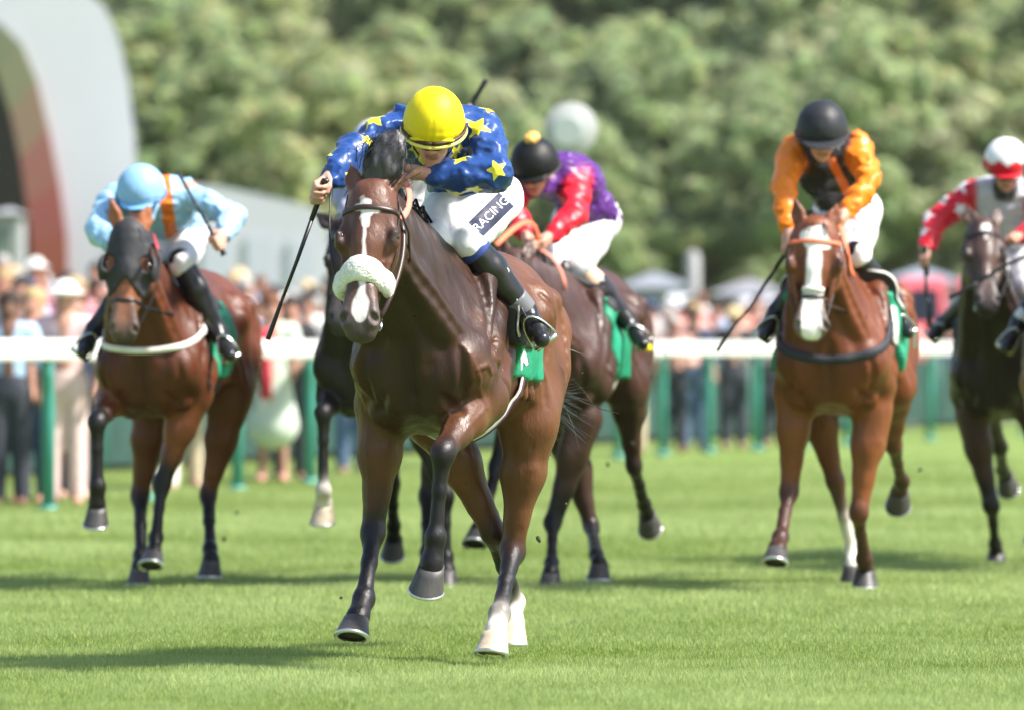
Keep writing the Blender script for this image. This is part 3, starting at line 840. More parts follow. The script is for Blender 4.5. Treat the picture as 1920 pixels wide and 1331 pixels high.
    for y in (-1, 1):
        sk.cone(hw(.20, .058*y*wl, -.165), w(.30, .150*y*bd, 1.14), .045*s, .085*s, .02*s, nk)
        Mz((.02, .178*y, 1.46), (.30, .205*y, 1.17), .055, .062, ch); Mz((-.09, .205*y, 1.40), (.20, .222*y, 1.10), .052, .058, ch)
        Mz((-.16, .215*y, 1.24), (.04, .228*y, 1.03), .060, .055, bc); Mz((-.02, .222*y, 1.13), (.10, .225*y, .99), .058, .045, bc)
        Mz((.40, .055*y, 1.15), (.24, .150*y, .95), .062, .060, ch, .014)
        Mz((-.74, .225*y, 1.40), (-.76, .215*y, 1.06), .062, .062, lt, .03); Mz((-.90, .225*y, 1.42), (-.88, .205*y, 1.04), .066, .060, lt); Mz((-1.05, .20*y, 1.38), (-.97, .185*y, 1.02), .062, .050, lt)
        for i in range(7): Mz((-.24 - .07*i, .224*y, 1.36), (-.33 - .07*i, .236*y - .008*abs(i-3)*y, 1.04), .018, .019, lt, .02)
        for fl_, e0 in (('f', 0), ('h', 0)):
            kn_, ft_, hf_, el_ = H.J4[fl_ + ('L' if y > 0 else 'R')]
            kb = unit(kn_ - el_); fw = unit(f - kb*(f @ kb)); sd_ = np.cross(kb, fw); Lg = np.linalg.norm(kn_ - el_); cc_ = C.get('arm', bc) if fl_ == 'f' else C.get('thigh', lt)
            for (qa, qb) in ((.75, .55), (.80, -.6), (-.6, .75), (-.7, -.65)):
                o1 = (fw*qa + sd_*qb); sk.chain([el_ + kb*Lg*.04 + o1*.062*s, el_ + kb*Lg*.30 + o1*.056*s, el_ + kb*Lg*.62 + o1*.032*s], [.034*s, .036*s, .018*s], .014*s, cc_)
    H.mus = [o for o in sk.ops[m0_:] if o['op'] == 'u']
    # surface relief: soft muscle ripples and a few raised veins
    if S['h'] < .009:
        vein = lambda p, q, r: sk.chain([w(*x) for x in (p, q)], [r*s, r*s], .008*s, None)
        for y in (1, -1):
            sk.chain([hw(.27, .088*y, -.075), hw(.34, .072*y, -.085), hw(.40, .058*y, -.075), hw(.46, .05*y, -.05)], [.005]*4, .008, C['face'])
        disp = lambda x, y, z: .0045*vnoise(x*9, y*9, z*5) + .0032*vnoise(x*22, y*22, z*6) + .0012*vnoise(x*40, y*40, z*22)
    else: disp = lambda x, y, z: .005*vnoise(x*9, y*9, z*5) + .003*vnoise(x*22, y*22, z*6)
    V, Q = sk.build(disp)
    if S.get('detail', True):
        bv = bvh_of(V, Q)
        def onto(pts, dirs, sub_=4):
            out = []
            for i in range(len(pts) - 1):
                for t_ in np.linspace(0, 1, sub_, endpoint=False):
                    p0 = pts[i]*(1-t_) + pts[i+1]*t_; d0 = unit(dirs[i]*(1-t_) + dirs[i+1]*t_)
                    q0, _ = cast(bv, p0 + d0*.7, -d0, 1.4)
                    if q0 is not None and (not out or np.linalg.norm(q0 - out[-1][0]) < .12): out.append((q0, d0))
            return out
        def crease(pts, dirs, r):
            o_ = onto(pts, dirs)
            if len(o_) > 2:
                n_ = len(o_); sk.chain([p + d*(.004*s) for p, d in o_], [r*s*(.35 + .65*math.sin(PI*(i + .5)/n_)) for i in range(n_)], .022*s, None, None, 's')
        def vein(pts, dirs, r):
            o_ = onto(pts, dirs, 5)
            if len(o_) > 2: sk.chain([p - d*(.0015*s) for p, d in o_], [r*s*(1 - .45*i/len(o_)) for i in range(len(o_))], .006*s, None)
        for y in (-1, 1):
            sd = l*y; fr = unit(f + .25*sd)
            lat = lambda L_: ([w(x_, 0, z_) for x_, z_ in L_], [sd]*len(L_))
            obl = lambda L_: ([w(x_, 0, z_) for x_, z_ in L_], [unit(sd + .7*f)]*len(L_))
            for L_, r in (([(.05, 1.52), (.15, 1.40), (.25, 1.26), (.31, 1.14)], .013), ([(-.15, 1.44), (-.11, 1.30), (-.14, 1.14), (-.05, 1.0)], .013), ([(.0, 1.47), (.11, 1.31), (.19, 1.17)], .009),
                          ([(.20, 1.13), (.08, 1.06), (.0, .98)], .011), ([(-.57, 1.24), (-.64, 1.10), (-.66, .98)], .014), ([(-.92, 1.44), (-.90, 1.25), (-.86, 1.06)], .011),
                          ([(-1.06, 1.37), (-1.0, 1.18), (-.95, 1.03)], .012), ([(-.66, 1.44), (-.73, 1.30), (-.70, 1.18)], .010)):
                crease(*lat(L_), r)
            crease([w(.26, .135*y*bd, 1.16), w(.26, .155*y*bd, 1.06), w(.24, .15*y*bd, .95)], [fr]*3, .013)
            crease([w(.26, .07*y*bd, .99), w(.26, .12*y*bd, .95), w(.22, .16*y*bd, .93)], [fr]*3, .011)
            crease([hw(.22, 0, -.19), hw(.22, 0, -.19)*.5 + w(.32, 0, 1.20)*.5, w(.33, 0, 1.18)], [unit(sd + .3*f)]*3, .013)
            if S['h'] < .009:
                for L_ in ([(.30, 1.18), (.24, 1.09), (.18, 1.03), (.11, .99), (.06, .93)], [(.24, 1.09), (.17, 1.11), (.10, 1.08), (.04, 1.10)], [(.12, 1.30), (.05, 1.20), (.0, 1.14), (-.02, 1.06)], [(.05, 1.20), (-.03, 1.22), (-.09, 1.18)]): vein(*obl(L_), .0068)
                for L_ in ([(-.10, .98), (-.24, .95), (-.38, .99), (-.52, 1.05), (-.60, 1.07)], [(-.24, .95), (-.33, 1.05), (-.45, 1.10)], [(-.33, 1.05), (-.36, 1.16), (-.45, 1.22)], [(-.82, 1.17), (-.86, 1.07), (-.83, .98)], [(-.86, 1.07), (-.94, 1.10), (-1.0, 1.06)]): vein(*lat(L_), .0062)
                hl = lambda L_: ([hw(x_, 0, z_) for x_, z_ in L_], [unit(b*y + .35*n)]*len(L_))
                for L_ in ([(.24, -.12), (.30, -.105), (.37, -.09), (.44, -.065), (.50, -.04)], [(.37, -.09), (.40, -.05), (.46, -.03)], [(.30, -.105), (.31, -.06), (.36, -.035)]): vein(*hl(L_), .0050)
                kn_, ft_, hf_, el_ = H.J4['f' + ('L' if y > 0 else 'R')]
                for off in (.5, -.6):
                    dd_ = unit(-A(0, 1, 0) + off*A(1, 0, 0)); vein([el_*(1-t_) + kn_*t_ for t_ in (.15, .4, .6, .85)], [dd_]*4, .0055)
        crease([w(.26, 0, 1.20), w(.26, 0, 1.08), w(.26, 0, .96)], [f]*3, .017)
        V, Q = sk.build(disp)
    H.V, H.Q, H.sk = V, Q, sk
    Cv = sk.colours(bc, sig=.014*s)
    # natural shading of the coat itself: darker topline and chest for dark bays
    # white face markings as a distance field in face coordinates
    q = (V - poll) / hs; hx, hy, hz = q @ a, (q @ b)/wl, q @ n
    wd = np.full(len(V), 1.0)
    if S.get('blaze') is not None:
        dd = S['blaze'](hx, hy); ok = (hz > -.10) & (hx > -.05) & (hx < .66)
        wd = np.where(ok, dd + .003*vnoise(V[:,0]*40, V[:,1]*40, V[:,2]*40), 1.0)
    for extra in S.get('flecks', []):
        p, r = w(*extra[0]), extra[1]
        wd = np.minimum(wd, np.linalg.norm(V - p, axis=1) - r*(1 + .7*vnoise(V[:,0]*60, V[:,1]*60, V[:,2]*60)))
    mesh_obj("body", V, Q, M_coat, root, attrs={"Col": Cv, "white": wd})
    H.bvh = bvh_of(V, Q)
    # eyes
    for y in (-1, 1):
        mb = MB(); c = hw(.214, (.080 + .0105/wl)*y*wl, -.031)
        mb.lathe(c, unit(b*y + n*.35), [(.023*hs*math.sin(t_), .023*hs*math.cos(t_)) for t_ in np.linspace(.02, 2.6, 10)], 16); mb.obj("eye", M_eye, root)
    # hooves
    for (hf, ax_, hm, r) in H.hooves:
        toe = unit(f - ax_*(f @ ax_)); sd = np.cross(ax_, toe); V2, F2 = [], []
        rings = [(0, .050, .0), (.022, .054, .008), (.055, .062, .020), (.082, .0685, .031)]
        n = 20
        for (hgt, rad, sh) in rings:
            for k in range(n):
                t = 2*PI*k/n; ct, st = math.cos(t), math.sin(t)
                V2.append(hf + r*(ax_*(hgt - (.012 if ct < -.3 and hgt < .01 else 0)) + toe*(sh + rad*(1.05*ct if ct > 0 else .82*ct)) + sd*rad*st*.96))
        for i in range(3):
            for k in range(n): F2.append((i*n+k, i*n+(k+1) % n, (i+1)*n+(k+1) % n, (i+1)*n+k))
        F2.append(tuple(range(n))[::-1])
        ho = mesh_obj("hoof", V2, F2, hm, root)
        mb = MB(); mb.add([p + ax_*.001 - ax_*.010*r for p in [hf + r*(ax_*.082 + toe*(.031 + .055*(1.05*math.cos(2*PI*k/n) if math.cos(2*PI*k/n) > 0 else .82*math.cos(2*PI*k/n))) + sd*.054*math.sin(2*PI*k/n)) for k in range(n)]], [tuple(range(n))[::-1]])
        mb.obj("sole", M_sole, ho)
        pts = [hf + r*(ax_*.088 + toe*(.031 + .0635*(1.05*math.cos(t) if math.cos(t) > 0 else .82*math.cos(t))) + sd*.061*math.sin(t)) for t in np.linspace(-2.5, 2.5, 22)]
        mb = MB(); mb.tube(pts, .0085*r, 6); mb.obj("horseshoe", M_shoe, ho)
    return H

def hair_strands(H, name, n, root_fn, colr, width, parent, seed=1, steps=6):
    """a lock of hair as tapered ribbons"""
    r = np.random.default_rng(seed); V, Fc, C = [], [], []
    for i in range(n):
        pts = root_fn(r); sd = unit(r.normal(size=3)); b0 = len(V); cc = A(*colr) * r.uniform(.6, 1.7)
        for j, p in enumerate(pts):
            wv = width * (1 - (j / (len(pts) - 1))**1.5 * .85)
            t = unit(pts[min(j+1, len(pts)-1)] - pts[max(j-1, 0)]); sx = unit(np.cross(t, sd)) * wv
            V += [p - sx, p + sx]; C += [cc, cc]
        for j in range(len(pts) - 1): Fc.append((b0+2*j, b0+2*j+1, b0+2*j+3, b0+2*j+2))
    return mesh_obj(name, np.array(V), Fc, M_hair, parent, attrs={"Col": np.array(C)})

def bez(p0, p1, p2, p3, n=8):
    t = np.linspace(0, 1, n)[:, None]
    return (1-t)**3*p0 + 3*(1-t)**2*t*p1 + 3*(1-t)*t*t*p2 + t**3*p3

def add_tail(H, sway=0.0, wisps=0, lift=.0, drop=.40):
    s, w, f, l, u = H.s, H.w, H.f, H.l, H.u
    p0 = w(-1.24, 0, 1.44 + min(lift, 0))
    def fn(r):
        j = r.normal(size=3)*.025*s; e = r.normal(size=3)*.07*s; k = r.uniform(.75, 1.15)
        return list(bez(p0 + j, p0 - f*.20*s + u*(.04+lift)*s + j, p0 - f*.48*s*k + u*(-.10+lift)*s + l*sway*.5 + e*.6, p0 - f*.66*s*k + u*(-drop+lift)*s*k + l*sway + e))
    t = hair_strands(H, "tail", 420, fn, H.S['cols'].get('hair', (.010, .009, .010)), .006*s, H.root, 3)
    if wisps:
        def fw(r):
            j = r.normal(size=3)*.02; e = r.normal(size=3)*A(.09, .09, .09)
            return list(bez(p0 + j, p0 - f*.22 + u*.03, p0 - f*.45 + u*-.1 + l*.16 + e*.5, p0 - f*.42 + u*-.26 + l*.22 + e))
        hair_strands(H, "pale_tail_wisp", wisps, fw, (.20, .19, .18), .0018, H.root, 4)

def add_mane(H, fly=None, n=260, length=.16, side=-1):
    s, w, hw, a, b, nn = H.s, H.w, H.hw, H.a, H.b, H.n
    c0, c1 = hw(-.035, 0, -.12), w(.0, 0, 1.60)
    up = H.u
    def fn(r):
        t = r.random()**1.1; p = c0*(1-t) + c1*t + up*.035*s*math.sin(PI*min(1, t*1.05)) + r.normal(size=3)*.012
        dv = unit(H.l*side*.9 - up*.5 - H.f*.7 + r.normal(size=3)*.35); L = length*s*r.uniform(.6, 1.2)
        return [p - up*.03, p + up*.03*s + dv*L*.25, p + up*.02*s + dv*L*.65 - up*L*.1, p + dv*L - up*L*.4]
    hair_strands(H, "mane", n, fn, H.S['cols'].get('hair', (.010, .009, .010)), .006*s, H.root, 5)
    if fly is not None:
        tip, wid = fly
        base = hw(.0, 0, -.055); axis = tip - base
        sk = Sculpt(.007)
        sdv = unit(np.cross(axis, H.f))
        sk.chain([base, base + axis*.45, base + axis*.8, tip], [.040, wid*.5, wid*.42, .012], .03, None, (unit(H.f - unit(axis)*(H.f @ unit(axis))), .55))
        V, Q = sk.build(lambda x, y, z: .007*vnoise(x*55, y*55, z*22))
        C = A(.050, .048, .055)[None]*(1 + .55*vnoise(*(V.T*A(90, 90, 14)[:, None])))[:, None]  # greyer streaks paint the sheen into the hair colour
        fo = mesh_obj("forelock", V, Q, M_hair, H.root, attrs={"Col": C})
        def ff(r):
            o = sdv*r.normal()*wid*.42; p = base + axis*r.uniform(.1, .55) + o*.8 + H.f*r.uniform(0, .03)
            return [p, p + axis*.25 + o*.2, p + axis*.42 + r.normal(size=3)*.012, p + axis*.52 + r.normal(size=3)*.028]
        hair_strands(H, "forelock_hair", 260, ff, (.030, .029, .034), .0020, fo, 6)
    else:
        def ff(r):
            p = hw(.0, 0, -.03) + b*r.normal()*.02; d = a*r.uniform(.04, .12) + b*r.normal()*.03
            return [p, p + nn*.03 + d*.3, p + nn*.045 + d*.7, p + nn*.03 + d]
        hair_strands(H, "forelock", 60, ff, H.S['cols'].get('hair', (.012, .010, .010)), .004, H.root, 6)

def ring_pts(H, x, t0, t1, n, off=.003, zc=-.09):
    """points round the head at distance x down the face; angle 0 = front of the face, + towards the horse's left"""
    P_, N_ = [], []
    for t in np.linspace(t0, t1, n):
        d = math.cos(t)*H.n + math.sin(t)*H.b; c = H.hw(x, 0, zc)
        p, nr = cast(H.bvh, c + d*.45, -d, .45)
        if p is None: continue
        P_.append(p + d*off); N_.append(d)
    return P_, N_

def add_bridle(H, m=None, reins=None, noseband=True, browband=True, brow_m=None, cavesson=None, hands=None):
    m = m or M_leather; hs = H.hs
    mb = MB()
    if browband:
        Pp, Nn = ring_pts(H, .115, -1.5, 1.5, 25); mb.strap(Pp, Nn, .020*hs)
    br = mb.obj("bridle", brow_m or m, H.root) if browband else None
    if br is None:
        Pp, Nn = ring_pts(H, .05, -2.2, -1.4, 8); br = MB().strap(Pp, Nn, .018*hs).obj("bridle", m, H.root)
    for y in (-1, 1):
        pts, nr = [], []
        for x in np.linspace(.03, .515, 16):
            c = H.hw(x, .0, -.075 - .02*math.sin(x*6)); d = H.b*y + H.n*.05
            p, q = cast(H.bvh, c + d*.4, -d, .4)
            if p is not None: pts.append(p + unit(d)*.004); nr.append(d)
        MB().strap(pts, nr, .017*hs).obj("cheekpiece", m, br)
        bp = pts[-1] + H.a*.012
        rg = MB(); rg.tube([bp + .036*hs*(math.cos(t)*H.a + math.sin(t)*H.n) + H.b*y*.004 for t in np.linspace(0, 2*PI, 20)], .0042*hs, 6); rg.obj("bit_ring", M_steel, br)
        H.J['bit' + ('L' if y > 0 else 'R')] = bp
    if noseband:
        Pp, Nn = ring_pts(H, .40, -2.6, 2.6, 34); MB().strap(Pp, Nn, .020*hs).obj("noseband", cavesson or m, br)
    for y in (-1, 1):                                              # throat lash
        p0, _ = cast(H.bvh, H.hw(.06, .4*y, -.08), -H.b*y, .6); p1, _ = cast(H.bvh, H.hw(.24, .3*y, -.30), unit(-H.b*y + H.n*.5), .6)
        if p0 is not None and p1 is not None:
            mid = (p0 + p1)/2 + H.b*y*.02
            MB().tube([p0, mid, p1], .006*hs, 6).obj("throat_lash", m, br)
    H.bridle = br
    return br

def add_reins(H, mat, ends, sag=.04, width=.018, loop=None):
    for sd, e in ends.items():
        if e is None: continue
        b0 = H.J['bit' + sd]; y = 1 if sd == 'L' else -1
        pts = bez(b0, b0 + (e - b0)*.35 + H.b*y*.05 - A(0, 0, sag), b0 + (e - b0)*.7 + H.b*y*.04 - A(0, 0, sag*.6), np.asarray(e, float), 12)
        MB().strap(list(pts), [H.b*y + A(0, 0, .15)]*12, width, .005).obj("rein", mat, H.bridle)
    if loop:
        MB().strap(list(loop), [H.n + H.b*.6]*len(loop), .024, .005).obj("rein", mat, H.bridle)

def body_ring(H, x, z, t0, t1, n, tilt=0.0, off=.004, drop=0.0):
    """points around the chest: angle 0 = straight ahead, + to the horse's left"""
    P_, N_ = [], []
    for t in np.linspace(t0, t1, n):
        d = math.cos(t)*H.f + math.sin(t)*H.l
        c = H.w(x, 0, z + tilt*(1 - math.cos(t)) - drop*0)
        p, q = cast(H.bvh, c + d*1.2, -d, 1.2)
        if p is None: continue
        P_.append(p + d*off); N_.append(d)
    return P_, N_

def add_breastgirth(H, mat, x=-.05, z=1.2, tilt=.16, width=.05, span=1.75):
    Pp, Nn = body_ring(H, x, z, -span, span, 46, tilt)
    MB().strap(Pp, Nn, width*H.s, .008).obj("breast_girth", mat, H.root)

def add_girth(H, x, mats, widths, x2=None, z0=1.15, name="girth"):
    """girth band round the belly, from one flank to the other, with inset stripe"""
    P_, N_ = [], []
    for t in np.linspace(-.35, PI + .35, 44):
        d = math.cos(t)*H.l - math.sin(t)*H.u
        c = H.w(x + (x2 or 0)*(1 - math.sin(t)), 0, 1.20)
        p, q = cast(H.bvh, c + d*.8, -d, .8)
        if p is not None: P_.append(p + d*.004); N_.append(d)
    g = None
    for i, (m, wd) in enumerate(zip(mats, widths)):
        o = MB().strap([p + nn*.005*i for p, nn in zip(P_, N_)], N_, wd, .007).obj(name if i == 0 else "girth_stripe", m, H.root if i == 0 else g)
        if i == 0: g = o

def add_saddle(H, pad_front=.04, pad_back=-.50, pad_low=1.16, cl_front=-.20, cl_back=-.66, cl_low=1.02, edge=True, h=.011, cloth=True, flap=True, grow=.015, cl_top=1.46, pad_grow=.022):
    s, w, f, l, u, W = H.s, H.w, H.f, H.l, H.u, H.W
    base = Sculpt(h); base.ops = [o for o in H.sk.ops[:H.ntrunk] if o['op'] == 'u'] + H.mus
    def region(x0, x1, z0, slant=.22, z1=9):
        def g(x, y, z):
            qx, qy, qz = x - W[0], y - W[1], z - W[2]
            X = (qx*f[0] + qy*f[1] + qz*f[2])/s; Z = (qx*u[0] + qy*u[1] + qz*u[2])/s + 1.60
            a = (X + slant*(1.5 - Z)) - x1; b_ = x0 - (X + slant*.4*(1.5 - Z)); c_ = z0 - Z
            return np.maximum(np.maximum(np.maximum(a, b_), c_), Z - z1) * s
        return g
    def piece(name, grow, x0, x1, z0, mat, slant, attrs=None, wob=.0, z1=9):
        q = base.copy(h, grow); q.fn(region(x0, x1, z0, slant, z1), .012)
        V, Q = q.build((lambda x, y, z: wob*vnoise(x*14, y*14, z*9)) if wob else None)
        return mesh_obj(name, V, Q, mat, H.root), V, Q
    pad, V, Q = piece("saddle_pad", pad_grow, pad_back, pad_front, pad_low, M_pad, .30)
    H.padbvh = bvh_of(V, Q)
    if edge:                                                        # pale piping along the front edge
        for y in (-1, 1):
            P_, N_ = [], []
            for z in np.linspace(1.56, pad_low + .03, 14):
                c = w(pad_front - .30*(1.5 - z) - .012, 0, z); d = l*y
                p, q = cast(H.padbvh, c + d*.6, -d, .6)
                if p is not None: P_.append(p + d*.003); N_.append(d)
            if len(P_) > 3: MB().strap(P_, N_, .022, .006).obj("saddle_pad_edge", M_wtape, pad)
    if cloth:
        clo, V, Q = piece("number_cloth", grow, cl_back, cl_front, cl_low, M_cloth, .18, wob=.010, z1=cl_top)
        H.clbvh = bvh_of(V, Q); H.cloth = clo
    # the little racing saddle itself
    sk = Sculpt(.014)
    sk.cone(w(-.06, 0, 1.60), w(-.42, 0, 1.585), .060*s, .085*s, .04, None, (u, .55))
    sk.cone(w(-.05, 0, 1.63), w(-.12, 0, 1.61), .035*s, .04*s, .03); sk.cone(w(-.40, -.07, 1.63), w(-.40, .07, 1.63), .035*s, .035*s, .03)
    V, Q = sk.build(); sd = mesh_obj("saddle", V, Q, M_black, H.root)
    return pad

def text_on(txt, bvh, origin_, right, up, look, size, mat, parent, name="lettering", off=.0035, bold=.0):
    """flat lettering laid onto a surface: a text outline pressed along the look direction"""
    cu = bpy.data.curves.new("lettering_outline", 'FONT'); cu.body = txt; cu.size = size; cu.align_x = 'CENTER'; cu.align_y = 'CENTER'; cu.offset = bold
    to = bpy.data.objects.new("lettering_outline", cu); col.objects.link(to)
    dg = bpy.context.evaluated_depsgraph_get(); me = bpy.data.meshes.new_from_object(to.evaluated_get(dg))
    vs = [v.co.copy() for v in me.vertices]; fs = [tuple(p.vertices) for p in me.polygons]
    bpy.data.objects.remove(to); bpy.data.curves.remove(cu); bpy.data.meshes.remove(me)
    right, up, look = unit(right), unit(up), unit(look); V = []
    for v in vs:
        p = origin_ + right*v.x + up*v.y
        q, _ = cast(bvh, p - look*.5, look, 1.2)
        V.append((q if q is not None else p) - look*off)
    return mesh_obj(name, np.array(V), fs, mat, parent, smooth=False)
def patch_on(bvh, pts2, origin_, right, up, look, mat, parent, name, off=.002, n=8):
    """a flat printed quadrilateral laid onto a surface"""
    right, up, look = unit(right), unit(up), unit(look); V, Fc = [], []
    c = [A(*p) for p in pts2]
    for i in range(n + 1):
        for j in range(n + 1):
            a, b = i/n, j/n; q2 = (c[0]*(1-a) + c[1]*a)*(1-b) + (c[3]*(1-a) + c[2]*a)*b
            p = origin_ + right*q2[0] + up*q2[1]; q, _ = cast(bvh, p - look*.5, look, 1.2)
            V.append((q if q is not None else p) - look*off)
    for i in range(n):
        for j in range(n): Fc.append((i*(n+1)+j, (i+1)*(n+1)+j, (i+1)*(n+1)+j+1, i*(n+1)+j+1))
    return mesh_obj(name, np.array(V), Fc, mat, parent)

# ================================================================== JOCKEYS
M_skin = mk("skin", attr="Col", rough=.5, spec=.4, sss=.15, var=(40, .06))
M_silk = mk("racing_silks", attr="Col", rough=.38, spec=.38, sheen=.04, bump=[(26, .30, .012), (7, .25, .03)], stretch=(1, 1, 1), mark=[("star", srgb(236, 226, 62)), ("trim", srgb(226, 214, 52))], var=(8, .06))
M_silk2 = mk("racing_silks_plain", attr="Col", rough=.38, spec=.38, sheen=.04, bump=[(24, .30, .012), (7, .25, .03)], mark=[("star", (.75, .72, .74))], var=(8, .08))
M_breech = mk("breeches_white", (.78, .77, .80), rough=.6, bump=[(22, .25, .012)], var=(8, .04))
M_boot = mk("boot_leather", (.012, .012, .014), rough=.28, var=(12, .2), bump=(40, .15, .004))
M_bootgrey = mk("boot_grey", (.13, .135, .15), rough=.5)
M_cap = mk("cap_silk", attr="Col", rough=.52, spec=.32, sheen=.0, bump=[(30, .06, .006)], var=(6, .05))
M_goggle = mk("goggle_lens", (.01, .01, .012), rough=.08, spec=.8)
M_strap = mk("goggle_strap", (.03, .03, .03), rough=.6)
M_whip = mk("whip_leather", (.010, .010, .011), rough=.4)

SKIN = (.56, .30, .22)
def star2(x, y, R):
    """signed distance to a five pointed star"""
    an = np.arctan2(x, y); r = np.hypot(x, y); k = 2*PI/5
    an = np.abs(np.mod(an + k/2, k) - k/2)
    px, py = r*np.sin(an), r*np.cos(an)
    ri = R*.46; ex, ey = ri*math.sin(PI/5), ri*math.cos(PI/5)       # edge from tip (0,R) to (ex,ey)
    dx, dy = ex, ey - R; L = math.hypot(dx, dy)
    return ((px)*(-dy) + (py - R)*dx) / L * 1.0 * (1 if True else 0)

def hand_prims(sk, w, d, stick, palmn, s=1.0, c=SKIN, k=.008):
    """a closed hand: w wrist, d forearm direction, stick = axis of what it grips, palmn = side the fingers close on"""
    d = unit(d); stick = unit(stick - d*(stick @ d)*.6); pn = unit(palmn - d*(palmn @ d) - stick*(palmn @ stick)*.9)
    d = unit(d - pn*.15)
    sk.ell(w + d*.050*s, (d, stick, pn), (.050*s, .042*s, .019*s), .012, c)
    sk.cone(w - d*.02, w + d*.03*s, .026*s, .026*s, .015, c, (pn, .8))
    for i, (o, L) in enumerate(((-1.5, .9), (-.5, 1.03), (.5, 1.0), (1.5, .82))):
        kn = w + d*.088*s + stick*o*.0205*s - pn*.004
        p1 = kn + d*.030*s*L + pn*.018*s; p2 = p1 + pn*.026*s*L - d*.010*s; p3 = p2 - d*.026*s*L + pn*.001
        sk.chain([w + d*.06*s + stick*o*.017*s, kn, p1, p2, p3], [.0105*s, .0112*s, .0098*s, .0090*s, .0078*s], .0035, c)
    t0 = w + d*.025*s + stick*.034*s + pn*.008; t1 = t0 + d*.028*s + pn*.022*s + stick*.006; t2 = t1 + d*.026*s + pn*.018*s - stick*.012; t3 = t2 + d*.018*s + pn*.006 - stick*.016
    sk.chain([t0, t1, t2, t3], [.0135*s, .0115*s, .0100*s, .0082*s], .005, c)
    return w + d*.085*s + pn*.026*s, stick

def person_head(sk, Hc, fd, up, s, c=SKIN, dk=(.30, .13, .10)):
    fd = unit(fd); up = unit(up - fd*(fd @ up)); lt = np.cross(up, fd)          # lt = person's left
    X = lambda f_, l_, u_: Hc + s*(f_*fd + l_*lt + u_*up)
    E = lambda p, r, k=.02, cc=c, op='u': sk.ell(X(*p), (fd, lt, up), A(*r)*s, k*s, cc, op)
    E((-.01, 0, .03), (.095, .075, .095)); E((.030, 0, -.035), (.062, .058, .075))
    sk.cone(X(.055, 0, -.085), X(.02, 0, -.07), .030*s, .045*s, .02, c)           # chin and jaw
    sk.cone(X(.088, 0, .012), X(.108, 0, -.030), .011*s, .016*s, .012, c)         # nose
    for y in (-1, 1):
        E((.100, .013*y, -.034), (.011, .009, .008), .006)
        E((.080, .030*y, .018), (.016, .018, .012), .008, dk, 's')                # eye hollow
        E((.075, .030*y, .016), (.014, .015, .012), .004, (.5, .45, .42))
        sk.cone(X(.090, .012*y, .033), X(.074, .046*y, .034), .010*s, .009*s, .008, (.25, .13, .09))   # brow
        E((.062, .040*y, -.022), (.026, .022, .022), .015)                        # cheek
        E((-.005, .076*y, -.005), (.022, .010, .032), .008)                       # ear
    sk.cone(X(.092, -.020, -.062), X(.092, .020, -.062), .009*s, .009*s, .006, dk)
    E((.100, 0, -.0635), (.02, .024, .0022), .004, dk, 's')
    return fd, lt, up

